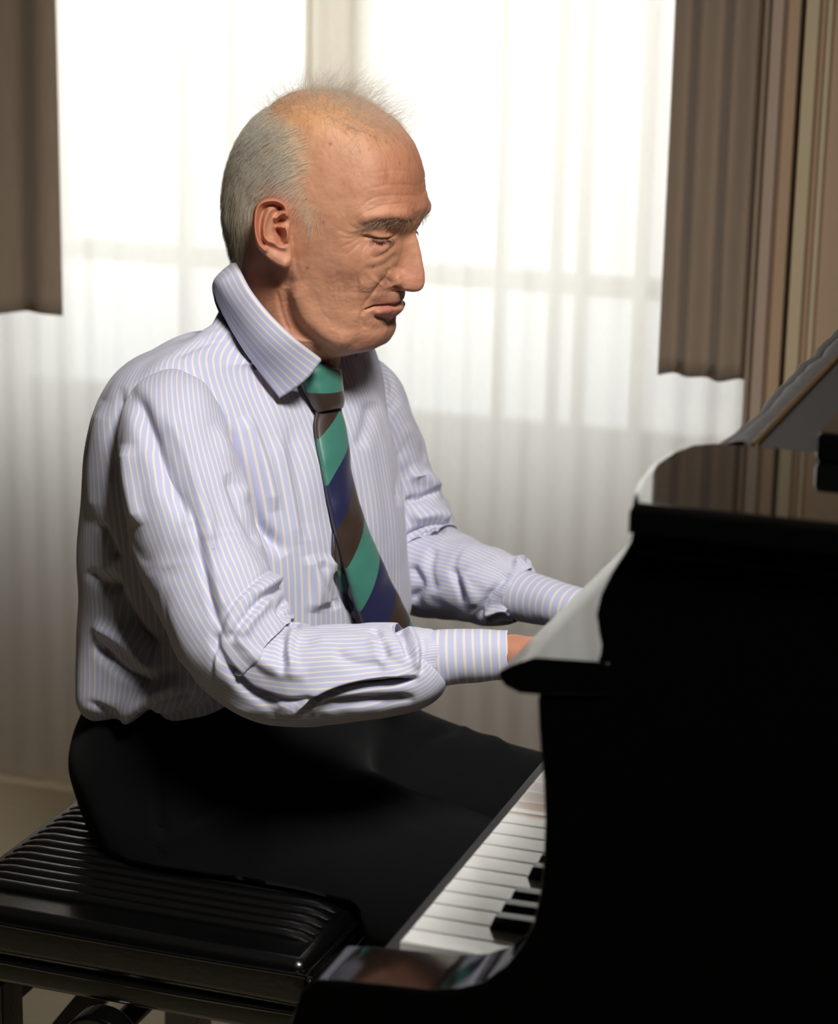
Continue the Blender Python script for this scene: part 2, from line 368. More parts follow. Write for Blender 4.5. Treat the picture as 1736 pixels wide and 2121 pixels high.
# folded leather cover, brass hinge and flat panel running along the lid
zc = zl - .010; A = PZ(1506, 916, zl); B = PZ(1561, 918, zl); Cc = PZ(1700, 934, zl)
ys = np.linspace(yl + .001, 2.62, 160); th = np.linspace(0, np.pi, 18)
wob = .004 * noise2(ys * 9, ys * 0, 1.) + .003 * noise2(ys * 23, ys * 0, 2.)
cx = (A[0] + B[0]) / 2; hw = (B[0] - A[0]) / 2
Vc = np.zeros((160, 18, 3)); Vc[..., 1] = ys[:, None]
Vc[..., 0] = cx - (hw + wob[:, None] * (np.cos(th) > 0)) * np.cos(th); Vc[..., 2] = zc - .004 + (.015 + .25 * wob[:, None]) * np.sin(th) ** .5
Vc[..., 2] += .0018 * noise3(np.stack([Vc[..., 0] * 50, Vc[..., 1] * 22, Vc[..., 2] * 0], -1)) * np.sin(th)
link_mesh('padded_cover', Vc, grid_faces(160, 18, False), 'cover_leather', piano)
pv, q_, t_ = tube([(A[0] - .001, yl + .001, zc + .004), (A[0] - .003, 2.0, zc + .005), (A[0], 2.62, zc + .004)], [.0036] * 3, 80, 10)
pv[..., 0] += (-wob[::2])[:, None]
link_mesh('piping', pv, grid_faces(80, 10), 'cover_leather', piano)
box('brass_hinge', B[0] - .001, B[0] + .0035, yl + .001, 2.62, zc - .01, zl + .0015, 'brass', piano, .001)
box('lid_panel', B[0] + .0035, Cc[0], yl + .001, 2.62, zc - .012, zl - .001, 'lid_panel_black', piano, .002)
box('music_desk', Cc[0] + .002, Cc[0] + .10, yl - .035, 2.5, zl - .0, zl + .02, 'piano_lacquer', piano, .004)
# keys
NW = 52; pitch_k = .0235
bm = bmesh.new(); V, F = box_data(0, .15, .0006, pitch_k - .0006, -.021, 0); vs = [bm.verts.new(v) for v in V]
for f in F: bm.faces.new([vs[i] for i in f])
bmesh.ops.bevel(bm, geom=[e for e in bm.edges if all(v.co.z > -.001 for v in e.verts)], offset=.0011, segments=2, affect='EDGES', profile=.5)
wk = bm_obj('white_key', bm, 'key_ivory', piano, True); wk.location = (KX0, KY0, KZ)
bm = bmesh.new(); poly = [(0, 0, 0), (.004, 0, .0105), (.095, 0, .0125), (.1, 0, 0)]
f = bm.faces.new([bm.verts.new(p) for p in poly]); r = bmesh.ops.extrude_face_region(bm, geom=[f])
bmesh.ops.translate(bm, vec=(0, .0105, 0), verts=[g for g in r['geom'] if isinstance(g, bmesh.types.BMVert)])
bmesh.ops.bevel(bm, geom=[e for e in bm.edges if any(v.co.z > .005 for v in e.verts)], offset=.0012, segments=2, affect='EDGES', profile=.5)
bk = bm_obj('black_key', bm, 'key_ebony', piano, True)
first_b = True
for i in range(NW):
    if i: o = wk.copy(); COL.objects.link(o); o.parent = piano; o.location = (KX0, KY0 + i * pitch_k, KZ)
    if i > 0 and (i % 7) in (1, 2, 3, 5, 6) and i < NW - 1:
        o = bk if first_b else bk.copy()
        if not first_b: COL.objects.link(o); o.parent = piano
        first_b = False; o.location = (KX0 + .051, KY0 + (i + 1) * pitch_k - .00525, KZ - .0005)
# a strip of red felt behind the keys
box('key_felt', KX0 + .148, KX0 + .156, KY0, 2.62, KZ - .01, KZ + .004, 'piano_felt', piano)
adopt(piano)

# ================================================================== BENCH
SZ = 0.53
cR = PZ(622, 1982, SZ); cL = PZ(0, 1751, SZ); BY0 = PZ(300, 1925, SZ)[1]; BX1 = cR[0] + .004; BX0 = cL[0]; BY1 = BY0 + .52
bench = empty('piano_bench', ((BX0 + BX1) / 2, (BY0 + BY1) / 2, 0)); tag(bench, 'black leather piano bench with channelled seat under the man', 'bench')
box('cushion', BX0, BX1, BY0, BY1, SZ - .055, SZ - .006, 'bench_leather', bench, .012, 4)
box('seat_frame', BX0 + .004, BX1 - .004, BY0 + .004, BY1 - .004, SZ - .082, SZ - .056, 'bench_leather', bench, .006, 3)
for zz in (SZ - .018, SZ - .056):
    pv, q_, t_ = tube([(BX0 - .001, BY0 + .3, zz), (BX0 - .001, BY0 + .02, zz), (BX0 + .015, BY0 - .001, zz), (BX1 - .02, BY0 - .001, zz), (BX1 + .001, BY0 + .018, zz), (BX1 + .001, BY0 + .3, zz)], [.0022] * 6, 120, 8)
    link_mesh('piping', pv, grid_faces(120, 8), 'bench_leather', bench)
nrib = 28; rp = (BY1 - BY0 - .05) / nrib; xs_ = np.linspace(0, 1, 26); th = np.linspace(0, np.pi, 15)
Vr = np.zeros((26, 15, 3)); L = BX1 - BX0 - .016
env = np.clip(np.minimum(xs_, 1 - xs_) / .07, 0, 1) ** .5
Vr[..., 0] = (xs_ * L)[:, None]; Vr[..., 1] = -rp / 2 * np.cos(th)[None]; Vr[..., 2] = .0085 * np.sin(th)[None] ** .75 * env[:, None]
rib = link_mesh('seat_channel', Vr, grid_faces(26, 15, False), 'bench_leather', bench)
for k in range(nrib):
    o = rib if k == 0 else rib.copy()
    if k: COL.objects.link(o); o.parent = bench
    o.location = (BX0 + .008, BY0 + .04 + (k + .5) * rp, SZ - .0075)
def bar(name, a, b, r, mat, parent, sq=True):
    a, b = Vector(a), Vector(b); d = b - a; bm = bmesh.new()
    bmesh.ops.create_cone(bm, cap_ends=True, segments=4 if sq else 28, radius1=r, radius2=r, depth=d.length)
    if sq: bmesh.ops.rotate(bm, verts=bm.verts, matrix=Matrix.Rotation(math.pi / 4, 3, 'Z'))
    bmesh.ops.bevel(bm, geom=bm.edges[:], offset=r * .12, segments=2, affect='EDGES', profile=.5)
    bmesh.ops.transform(bm, matrix=Matrix.Translation((a + b) / 2) @ d.to_track_quat('Z', 'Y').to_matrix().to_4x4(), verts=bm.verts)
    return bm_obj(name, bm, mat, parent, True)
for lx in (BX0 + .035, BX1 - .035):
    for ly in (BY0 + .04, BY1 - .04): bar('leg', (lx, ly, 0), (lx, ly, SZ - .09), .03, 'bench_leather', bench)
kb = PY(222, 2150, BY0 + .01)
bar('knob', (kb[0], BY0 - .018, kb[2]), (kb[0], BY0 + .012, kb[2]), .034, 'bench_leather', bench, False)
bar('knob_shaft', (kb[0], BY0 + .01, kb[2]), (kb[0], BY1 - .04, kb[2]), .011, 'bench_metal', bench, False)
s1 = PY(-20, 2105, BY0 + .14); s2 = PY(60, 2030, BY0 + .14)
bar('scissor_arm', s1, (s2 + (s2 - s1) * .35), .012, 'bench_metal', bench); 
s3 = PY(130, 2140, BY0 + .2); s4 = PY(215, 2040, BY0 + .2); bar('scissor_arm', s3, s4 + (s4 - s3) * .2, .02, 'bench_metal', bench)
adopt(bench)

# ================================================================== THE PERSON
YM = 2.05                                    # the man's middle plane
m, t = new_mat('skin')
at = t.add('ShaderNodeAttribute'); at.attribute_name = 'tone'
n1 = t.noise(260, 4, .6); n2 = t.noise(45, 4, .55); n3 = t.noise(1500, 2, .6)
c = t.mix(t.math('MULTIPLY', t.math('SUBTRACT', n2, .42), 1.6), at.outputs[0], t.mix(.5, at.outputs[0], srgb((150, 78, 58))))
fr = t.math('MULTIPLY', t.math('GREATER_THAN', n1, .66), at.outputs[3])
t.link(t.mix(t.math('MULTIPLY', fr, .0), c, srgb((120, 66, 42))), t.b.inputs['Base Color'])
t.b.inputs['Roughness'].default_value = .46; t.b.inputs['Specular IOR Level'].default_value = .42
t.b.inputs['Subsurface Weight'].default_value = .12; t.b.inputs['Subsurface Radius'].default_value = (.8, .35, .2); t.b.inputs['Subsurface Scale'].default_value = .006
t.bump(t.math('ADD', n3, t.math('MULTIPLY', n1, .8)), .55, .0005)

# ---- head: rows run from the crown over the face to the throat; columns run round the head
# (profile seen px, py | smooth face without nose and lips px, py | back px, py | half width cm | roundness)
HR = [(640, 184, 640, 184, 640, 184, 0.05, 1.0), (664, 185.5, 664, 185.5, 618, 187, 2.2, 1.0), (700, 193, 700, 193, 594, 198, 3.9, 1.0), (735, 206, 735, 206, 572, 213, 5.2, 1.0), (778, 232, 778, 232, 548, 236, 6.3, 1.0),
      (818, 264, 818, 264, 523, 266, 7.05, 1.0), (846, 304, 846, 304, 502, 302, 7.45, 0.97), (860, 338, 860, 338, 489, 336, 7.65, 0.95), (866, 369, 866, 369, 482, 368, 7.75, 0.93), (868, 398, 868, 398, 479, 398, 7.78, 0.9),
      (873, 417, 872, 417, 478, 425, 7.74, 0.88), (875, 434, 873, 434, 479, 450, 7.65, 0.86), (869, 458, 864, 458, 483, 475, 7.5, 0.86), (861, 482, 853, 484, 488, 500, 7.35, 0.88), (867, 505, 846, 508, 492, 520, 7.186, 0.88),
      (873, 532, 839, 534, 497, 535, 7.06, 0.88), (878, 560, 832, 560, 500, 548, 6.92, 0.87), (880, 578, 829, 573, 502, 556, 6.835, 0.86), (877.5, 592, 827, 580, 503, 560, 6.79, 0.85), (870, 601, 826, 584, 504, 563, 6.764, 0.85),
      (856, 604, 825, 588, 504, 566, 6.738, 0.84), (842, 602, 824, 592, 504, 568, 6.712, 0.84), (834, 602, 823, 600, 504, 571, 6.66, 0.83), (832, 612, 820, 611, 504, 575, 6.572, 0.82), (829, 622, 817, 621, 504, 580, 6.492, 0.82),
      (823, 631.5, 814, 631, 504, 585, 6.412, 0.82), (827.5, 638.5, 812, 640, 504, 590, 6.34, 0.82), (826, 648, 809, 650, 503, 595, 6.249, 0.82), (813, 661, 806, 661, 502, 600, 6.148, 0.82), (806, 672, 803, 672, 501, 606, 6.048, 0.82),
      (805, 686, 802, 686, 500, 612, 5.92, 0.82), (799, 701, 796, 701, 499, 620, 5.787, 0.83), (788, 714, 787, 714, 498, 628, 5.671, 0.85), (774, 722, 774, 722, 497, 635, 5.6, 0.87), (757, 726, 757, 726, 496, 640, 5.4, 0.9),
      (736, 731, 736, 731, 495, 645, 5.2, 0.94), (712, 736, 712, 736, 493, 650, 5.1, 0.98), (697, 744, 697, 744, 490, 657, 5.1, 1.0), (690, 768, 690, 768, 484, 672, 5.1, 1.0), (650, 800, 650, 800, 476, 700, 5.2, 1.0),
      (640, 850, 640, 850, 466, 760, 5.2, 1.0)]
NR, NH = 400, 230
H = interp_rows(HR, NR)
Fp = np.array([PY(a, b, YM) for a, b in H[:, 0:2]]); Bs = np.array([PY(a, b, YM) for a, b in H[:, 2:4]]); Bk = np.array([PY(a, b, YM) for a, b in H[:, 4:6]])
hw = np.clip(H[:, 6], .02, 9) / 100; pe = H[:, 7]
tau = np.linspace(0, 1, NH); tt = np.pi * (.35 * tau + .65 * tau ** 1.9)
half = np.zeros((NR, NH, 3)); s = (1 - np.cos(tt)) / 2
sm = s[None] ** np.where(hw > .03, .86, .95)[:, None]           # the widest place lies behind the middle
ang = np.arccos(np.clip(1 - 2 * sm, -1, 1))
half[..., 1] = -hw[:, None] * np.abs(np.sin(ang)) ** pe[:, None]
half[..., 0] = Bs[:, 0:1] + (Bk[:, 0] - Bs[:, 0])[:, None] * s[None]; half[..., 2] = Bs[:, 2:3] + (Bk[:, 2] - Bs[:, 2])[:, None] * s[None]
py_row = H[:, 1]
def rowcurve(xs, ys): return np.interp(py_row, xs, ys)
idx = np.linspace(0, len(HR) - 1, NR)
sig_n = np.interp(idx, [9, 11, 13, 15, 17, 19, 21, 22], [.030, .022, .0082, .0090, .0128, .0150, .0150, .012])
sig_l = np.interp(idx, [21, 22, 25, 28, 31, 33], [.012, .016, .026, .026, .024, .03])
sig = np.where(idx < 22, sig_n, sig_l); po = np.where(idx < 22, 2.2, 2.6)
g = np.exp(-(np.abs(half[..., 1]) / sig[:, None]) ** po[:, None])
half += (Fp - Bs)[:, None] * g[..., None]
def mirror_full(h):
    far = h[:, ::-1].copy(); far[..., 1] = -far[..., 1]; return np.concatenate([h, far[:, 1:-1]], 1)
half[..., 1] += YM; 
def full(h):
    far = h[:, ::-1][:, 1:-1].copy(); far[..., 1] = 2 * YM - far[..., 1]; return np.concatenate([h, far], 1)
def hn(h):
    n = grid_normals(full(h)); n = n[:, :NH]
    return n if (n * (h - np.array([PY(650, 480, YM)]))).sum(-1).mean() > 0 else -n
def sculpt(marks):
    global half
    N = hn(half); d = strokes(half, N, marks); half = half + N * d[..., None]; 
    half[:, 0, 1] = YM; half[:, -1, 1] = YM
mm = .001
sculpt([('g', [(808, 482), (790, 486), (764, 490)], 24, 5.5 * mm, 0), ('g', [(822, 490)], 16, 4.0 * mm),                # eye socket
        ('r', [(742, 462), (780, 447), (825, 447), (858, 450)], 13, 3.0 * mm), ('g', [(710, 420), (700, 330)], 55, 2.5 * mm, 0),  # brow, temple
        ('r', [(720, 540), (765, 552)], 40, 3.0 * mm, 0), ('g', [(690, 600), (740, 610)], 38, 1.4 * mm, 0),               # cheekbone, hollow
        ('r', [(610, 585), (628, 640), (672, 688), (735, 712)], 22, 4.5 * mm), ('g', [(588, 600), (604, 668), (650, 712), (690, 738)], 17, 6 * mm),  # jaw
        ('r', [(735, 660), (715, 690)], 26, 2.0 * mm, 0), ('g', [(555, 560), (585, 590)], 22, 5 * mm, 0),
        ('r', [(772, 700)], 28, 2.5 * mm), ('g', [(775, 655), (800, 666)], 9, 2.4 * mm, 0)])
sculpt([('r', [(775, 489), (792, 491), (808, 490)], 13, 4.4 * mm, 0),                                                   # the lowered lid over the eyeball
        ('r', [(752, 482), (780, 476), (812, 475)], 7, 1.6 * mm, 0),
        ('r', [(768, 512), (790, 518), (808, 512)], 8, 1.6 * mm),                                                       # bag
        ('r', [(820, 575), (823, 583)], 12, 4.6 * mm, 0),                                        # wing of the nose
        ('r', [(740, 590), (765, 592), (782, 575)], 16, 2.6 * mm), ('r', [(780, 615), (806, 618)], 13, 1.6 * mm, 0),
        ('r', [(800, 645), (775, 652)], 9, 1.6 * mm, 0)])
sculpt([('g', [(744, 488), (768, 493), (790, 496.5), (811, 494), (826, 480)], 3.0, 2.2 * mm), ('g', [(770, 495), (779, 502), (790, 505), (801, 503), (811, 497)], 3.2, 2.0 * mm),
        ('g', [(822, 505), (800, 524), (778, 534), (765, 528)], 4.0, 1.1 * mm), ('g', [(826, 524), (800, 545), (772, 556), (752, 552)], 7, 1.1 * mm),
        ('g', [(812, 556), (804, 564), (803, 577), (808, 588)], 3.6, 1.2 * mm), ('g', [(810, 556), (824, 553), (838, 562)], 6, .6 * mm),
        ('g', [(819, 597), (829, 598)], 4.0, 2.5 * mm, 0),
        ('g', [(799, 572), (787, 589), (768, 613), (755, 634), (749, 655)], 6.5, 1.1 * mm), ('g', [(800, 572), (787, 590), (768, 614), (753, 635)], 2.6, .5 * mm),
        ('g', [(755, 640), (749, 660), (757, 682)], 5.0, 1.2 * mm),
        ('g', [(830, 631.5), (807, 633), (786, 634), (775, 636), (760, 642)], 2.8, 3.4 * mm, 0), ('r', [(826, 641), (805, 642), (784, 646)], 6, 1.9 * mm, 0), ('g', [(815, 657), (795, 660), (772, 656)], 5, 1.2 * mm),
        ('g', [(573, 600), (584, 650), (600, 690)], 3.0, 1.8 * mm), ('g', [(606, 478), (610, 530), (616, 575)], 2.0, .9 * mm), ('g', [(613, 500), (617, 545), (624, 585)], 2.0, .6 * mm),
        ('g', [(700, 735), (676, 728), (650, 712)], 6.0, 1.5 * mm)])
fine = []
for a, b, c_ in (((744, 487), (722, 484), (698, 476)), ((744, 490), (722, 494), (700, 492)), ((745, 494), (724, 505), (706, 512)), ((750, 480), (730, 470), (712, 456)), ((748, 500), (730, 518), (716, 530)),
                 ((752, 446), (790, 426), (850, 420)), ((735, 440), (780, 408), (872, 405)), ((760, 392), (810, 383), (868, 384)), ((730, 460), (760, 438), (800, 430)), ((770, 360), (815, 352), (855, 356)),
                 ((845, 470), (848, 448), (846, 430)), ((856, 470), (858, 450), (856, 432)), ((700, 560), (712, 600), (716, 640)), ((690, 540), (698, 585), (700, 630)), ((650, 600), (664, 640), (690, 672)),
                 ((735, 560), (742, 590), (738, 620)), ((765, 500), (752, 514), (750, 530)), ((775, 540), (760, 536), (748, 524))):
    fine.append(('g', [a, b, c_], 2.4, (.5 if a[1] < 512 else .22) * mm))
sculpt(fine)
N = hn(half); half += N * (.00045 * noise3(half * 90) + .0002 * noise3(half * 300))[..., None]; half[:, 0, 1] = YM; half[:, -1, 1] = YM
HV = full(half); HN = np.concatenate([hn(half), (hn(half)[:, ::-1][:, 1:-1]) * np.array([1, -1, 1])], 1); HC = HV.shape[1]
hp = proj(half.reshape(-1, 3)).reshape(NR, NH, 2)

def blob(q, x, y, rx, ry=None): return np.exp(-((q[..., 0] - x) / rx) ** 2 - ((q[..., 1] - y) / (ry or rx)) ** 2)
SKIN = np.array(srgb((205, 150, 118)))
def tones(q):
    c = np.tile(SKIN, q.shape[:-1] + (1,))
    def mixc(wt, rgb):
        nonlocal c; wt = np.clip(wt, 0, 1)[..., None]; c = c * (1 - wt) + np.array(srgb(rgb)) * wt
    mixc(.85 * blob(q, 640, 230, 150, 75), (214, 160, 112)); mixc(.7 * blob(q, 850, 380, 60, 90), (190, 122, 92)); mixc(.55 * blob(q, 860, 575, 34, 30), (196, 122, 104))
    mixc(.5 * blob(q, 720, 560, 60, 60), (200, 138, 110)); mixc(.6 * blob(q, 800, 612, 30, 16), (176, 122, 104)); mixc(.9 * blob(q, 804, 643, 32, 8), (192, 112, 104))
    mixc(.5 * blob(q, 790, 508, 30, 14), (182, 116, 98)); mixc(.45 * blob(q, 760, 700, 60, 26), (196, 132, 106)); mixc(.6 * blob(q, 565, 480, 38, 75), (206, 138, 112)); mixc(.5 * blob(q, 560, 620, 50, 60), (186, 122, 92))
    return c
QF = proj(HV.reshape(-1, 3)).reshape(NR, HC, 2); QM = QF.copy(); QM[:, NH:] = QF[:, 1:NH - 1][:, ::-1]      # far side uses its mirror's place
tone = tones(QM)
# hair-covered scalp is paler; freckles on the brow
HAIR_POLY = [(560, 215), (600, 232), (636, 262), (650, 300), (652, 345), (642, 385), (648, 412), (668, 432), (660, 462), (648, 484), (632, 470), (612, 446), (600, 430), (584, 412), (560, 404), (540, 410), (524, 430), (520, 470), (522, 505), (520, 530), (505, 545), (470, 545), (440, 420), (440, 300), (480, 240), (530, 205)]
def inpoly(q, poly):
    x, y = q[..., 0], q[..., 1]; r = np.zeros(x.shape, bool); n = len(poly)
    for i in range(n):
        (x1, y1), (x2, y2) = poly[i], poly[(i + 1) % n]
        cnd = ((y1 > y) != (y2 > y)) & (x < (x2 - x1) * (y - y1) / (y2 - y1 + 1e-9) + x1); r ^= cnd
    return r
hmask = inpoly(QM, HAIR_POLY)
bd = seg_dist(QM.reshape(-1, 2), HAIR_POLY + HAIR_POLY[:1])[0].reshape(hmask.shape)
soft = np.where(hmask, np.clip(bd / 40, 0, 1), 0)
tone = tone * (1 - .75 * soft[..., None]) + np.array(srgb((214, 190, 156))) * .75 * soft[..., None]
fk = noise3(HV * 420 + 3); fk2 = noise3(HV * 170 + 9)
fm = np.clip((np.maximum(fk * .8, fk2) - .42) * 5, 0, 1) * np.clip(blob(QM, 760, 300, 90, 60) + .5 * blob(QM, 800, 360, 70, 60) + .25 * blob(QM, 700, 460, 90, 70), 0, 1)
tone = tone * (1 - .42 * fm[..., None]) + np.array(srgb((140, 84, 52))) * .42 * fm[..., None]
for x, y in ((669, 461), (637, 555), (685, 297), (778, 283), (773, 552)):
    wt = .7 * blob(QM, x, y, 3, 3)[..., None]; tone = tone * (1 - wt) + np.array(srgb((112, 66, 50))) * wt
body_V = [HV.reshape(-1, 3)]; body_F = [grid_faces(NR, HC)]; body_C = [tone.reshape(-1, 3)]
def add_body(V, F, C):
    off = sum(len(v) for v in body_V); body_V.append(V); body_F.append(F + off); body_C.append(C)

# ---- ears: shell of rings between the outline and the hollow, rooted in the head
ear_out = [(600, 441), (594, 427), (581, 415), (566, 410), (553, 411), (542, 415), (533, 422), (527, 433), (524, 447), (523.5, 469), (526.5, 491), (533, 512), (544, 524), (557, 537), (571, 547), (582, 553), (592, 556.5), (600, 555), (604, 546), (604.5, 530), (604, 515), (602, 500), (600, 485), (601, 465), (601, 452)]
EO = catmull(ear_out + ear_out[:1], 181)[:-1]; ecen = np.array([571, 484.])
YE = HV[..., 1][:, :NH].min() + .010
rr = np.concatenate([np.linspace(0, .96, 64), [.985, 1.0]])
q = ecen + (EO - ecen)[None] * rr[:, None, None]
out = .0195 * np.clip((602 - q[..., 0]) / 78, 0, 1) ** .8                      # the shell stands off towards the back
V0 = np.zeros(q.shape[:2] + (3,))
def ear_point(x, y, o): 
    v = FW + RT * ((x[..., None] - 868) / FPX) - UP * ((y[..., None] - 1060.5) / FPX); return CC + v * ((YE - .012 - o)[..., None] / v[..., 1:2])
qf = q.reshape(-1, 2); hgt = np.zeros(len(qf))
def est(pts, wd, h, closed=False):
    P = catmull(pts, 5 * len(pts)); d, sd, al = seg_dist(qf, P); return h * np.exp(-(d / wd) ** 2)
helix = [(594, 446), (592, 432), (580, 419.5), (565, 415.5), (551, 417), (540, 421), (533, 430), (529.5, 447), (529, 469), (531.5, 490), (538, 507), (548, 518)]
hgt += est(helix, 6.0, .0050)
hgt -= est([(583, 430), (573, 426), (562, 425), (550, 430), (542, 446), (538.5, 469), (540.5, 491), (547, 504)], 4.6, .0046)
hgt += est([(559, 436), (551, 452), (546, 472), (547, 490), (555, 499), (567, 503), (580, 510), (588, 512)], 6.5, .0046)
hgt += est([(572, 452), (580, 444), (586, 441)], 4.0, .0030)
hgt -= est([(578, 433), (572, 440)], 6.0, .0050)
hgt -= est([(582, 456), (573, 462)], 6.5, .0085)
hgt -= est([(577, 478), (582, 490), (584, 500)], 9.0, .0095)
hgt += est([(576, 470), (584, 471)], 3.0, .0050)
hgt += est([(593, 474), (595, 487), (592, 499)], 5.5, .0062)
hgt += est([(570, 532), (588, 541)], 14, .0030)
hgt += est([(590, 550), (600, 540)], 7, .0020)
hgt = hgt.reshape(q.shape[:2])
edge = np.clip((1 - rr) / .06, 0, 1) ** .5
EV = ear_point(q[..., 0], q[..., 1], out + hgt * (.35 + .65 * edge)[:, None] - .0035 * (1 - edge)[:, None])
back = [ear_point(ecen[0] + (EO[:, 0] - ecen[0]) * k, ecen[1] + (EO[:, 1] - ecen[1]) * k, out[-1] * f - d_) for k, f, d_ in ((.99, .9, .006), (.94, .6, .009), (.86, .2, .016), (.8, 0, .03))]
EV = np.concatenate([EV, np.array(back)], 0)
ec = tones(proj(EV.reshape(-1, 3)).reshape(EV.shape[:2] + (2,)))
red = np.zeros(EV.shape[:2]); d_, _, _ = seg_dist(proj(EV.reshape(-1, 3)), catmull(helix, 60)); red = np.exp(-(d_ / 9) ** 2).reshape(EV.shape[:2])
ec = ec * (1 - .5 * red[..., None]) + np.array(srgb((196, 108, 88))) * .5 * red[..., None]
add_body(EV.reshape(-1, 3), grid_faces(EV.shape[0], EV.shape[1])[:, ::-1], ec.reshape(-1, 3))
EM = EV.copy(); EM[..., 1] = 2 * YM - EM[..., 1]; add_body(EM.reshape(-1, 3), grid_faces(EV.shape[0], EV.shape[1]), ec.reshape(-1, 3))

# ---- hands (modelled as a blended solid, then skinned)
def sdf_mesh(prims, blend, res, pad=.012):
    """prims: (a, b, ra, rb) tapered capsules -> smooth skin by surface nets"""
    A = np.array([p[0] for p in prims]); Bq = np.array([p[1] for p in prims]); rm = max(max(p[2], p[3]) for p in prims) + pad
    lo = np.minimum(A, Bq).min(0) - rm; hi = np.maximum(A, Bq).max(0) + rm; n = np.ceil((hi - lo) / res).astype(int) + 1
    ax = [lo[k] + res * np.arange(n[k]) for k in range(3)]; G = np.stack(np.meshgrid(*ax, indexing='ij'), -1).reshape(-1, 3); acc = np.zeros(len(G))
    for a, b, ra, rb in prims:
        a, b = np.array(a), np.array(b); ab = b - a; t_ = np.clip((G - a) @ ab / (ab @ ab + 1e-12), 0, 1)
        d = np.linalg.norm(G - a - t_[:, None] * ab, axis=1) - (ra + (rb - ra) * t_); acc += np.exp(-np.clip(d / blend, -40, 40))
    f = (-blend * np.log(acc + 1e-30)).reshape(n); return surface_nets(f, lo, res)
def surface_nets(f, lo, res):
    n = np.array(f.shape); s_ = f < 0; cs = np.zeros(n - 1, int)
    for dx in (0, 1):
        for dy in (0, 1):
            for dz in (0, 1): cs += s_[dx:n[0] - 1 + dx, dy:n[1] - 1 + dy, dz:n[2] - 1 + dz]
    act = (cs > 0) & (cs < 8); ids = -np.ones(n - 1, int); ids[act] = np.arange(act.sum()); base = np.argwhere(act)
    acc = np.zeros((len(base), 3)); cnt = np.zeros(len(base)); cor = [(a, b, c_) for a in (0, 1) for b in (0, 1) for c_ in (0, 1)]
    for c0 in cor:
        for k in range(3):
            if c0[k]: continue
            c1 = list(c0); c1[k] = 1
            a = f[tuple((base + c0).T)]; b = f[tuple((base + c1).T)]; mk = (a < 0) != (b < 0)
            t_ = np.where(mk, a / (a - b + 1e-20), 0); p_ = np.array(c0, float) + np.zeros((len(base), 3)); p_[:, k] = t_
            acc[mk] += p_[mk]; cnt[mk] += 1
    V = lo + res * (base + acc / cnt[:, None]); Fs = []
    for k in range(3):
        u, v = (k + 1) % 3, (k + 2) % 3; sl0 = [slice(None)] * 3; sl1 = [slice(None)] * 3; sl0[k] = slice(0, -1); sl1[k] = slice(1, None)
        cr = s_[tuple(sl0)] != s_[tuple(sl1)]; e = np.argwhere(cr); e = e[(e[:, u] > 0) & (e[:, v] > 0) & (e[:, u] < n[u] - 1) & (e[:, v] < n[v] - 1)]
        sg = s_[tuple(e.T)]; du = np.zeros(3, int); du[u] = 1; dv = np.zeros(3, int); dv[v] = 1
        q4 = np.stack([ids[tuple((e - du - dv).T)], ids[tuple((e - dv).T)], ids[tuple(e.T)], ids[tuple((e - du).T)]], -1)
        q4[~sg] = q4[~sg][:, ::-1]; Fs.append(q4[(q4 >= 0).all(1)])
    return V, np.concatenate(Fs)
def hand(wrist, elbow, yaw, side):
    """side +1: thumb towards +Y (right hand, palm down)"""
    wr = np.array(wrist); cy, sy = math.cos(yaw), math.sin(yaw)
    def L(x, y, z): y *= side; return (wr[0] + cy * x - sy * y, wr[1] + sy * x + cy * y, wr[2] + z)
    el = np.array(elbow); bk_ = wr + (el - wr) / np.linalg.norm(el - wr) * .035; wr0 = wr + (el - wr) / np.linalg.norm(el - wr) * .008
    pr = [(tuple(el), tuple(bk_), .018, .0145), (tuple(bk_), tuple(wr0), .0145, .0145), (tuple(wr0), L(.026, .010, -.002), .0140, .0145), (tuple(wr0), L(.026, -.010, -.002), .0140, .0145)]
    kz0 = KZ + .052 - wr[2]; kn = [(.088, .030, .004 + kz0), (.092, .010, .006 + kz0), (.088, -.011, .003 + kz0), (.080, -.030, -.002 + kz0)]
    ln = [(.040, .023, .019), (.044, .026, .020), (.041, .025, .019), (.031, .019, .017)]
    for k, (kx, ky, kz) in enumerate(kn):
        pr.append((L(.018, ky * .4, -.002), L(kx, ky, kz), .0125, .0118)); p0 = np.array([kx, ky, kz]); ang = (-.38, -.95, -1.25)[0]
        for j, (l_, a_) in enumerate(zip(ln[k], (-.30, -.85, -1.2))):
            p1 = p0 + l_ * np.array([math.cos(a_), .06 * (1.5 - k) * (j == 0), math.sin(a_)]); r_ = (.0098, .0088, .0080, .0070)
            sc_ = .88 if k == 3 else 1.0; pr.append((L(*p0), L(*p1), r_[j] * sc_, r_[j + 1] * sc_)); p0 = p1
    tp = [(.026, .014, -.003), (.045, .044, -.012 + kz0 * .6), (.072, .054, -.024 + kz0), (.094, .052, -.036 + kz0)]
    for j in range(3): pr.append((L(*tp[j]), L(*tp[j + 1]), (.0125, .0115, .0098)[j], (.0118, .0100, .0076)[j]))
    return sdf_mesh(pr, .0032, .0020)
YR, YL = 1.855, 2.13                         # planes of the two wrists
WR = PY(1082, 1354, YR); WL = PY(1226, 1274, YL)
ER = PY(700, 1385, YR - .03); EL = PY(960, 1195, 2.22)
for (wr_, el_, yw, sd_) in ((WR, ER, .0, 1), (WL, EL, -.12, -1)):
    hv, hf = hand(wr_, el_, yw, sd_)
    cc_ = np.tile(np.array(srgb((196, 136, 108))), (len(hv), 1)); add_body(hv, hf, cc_)
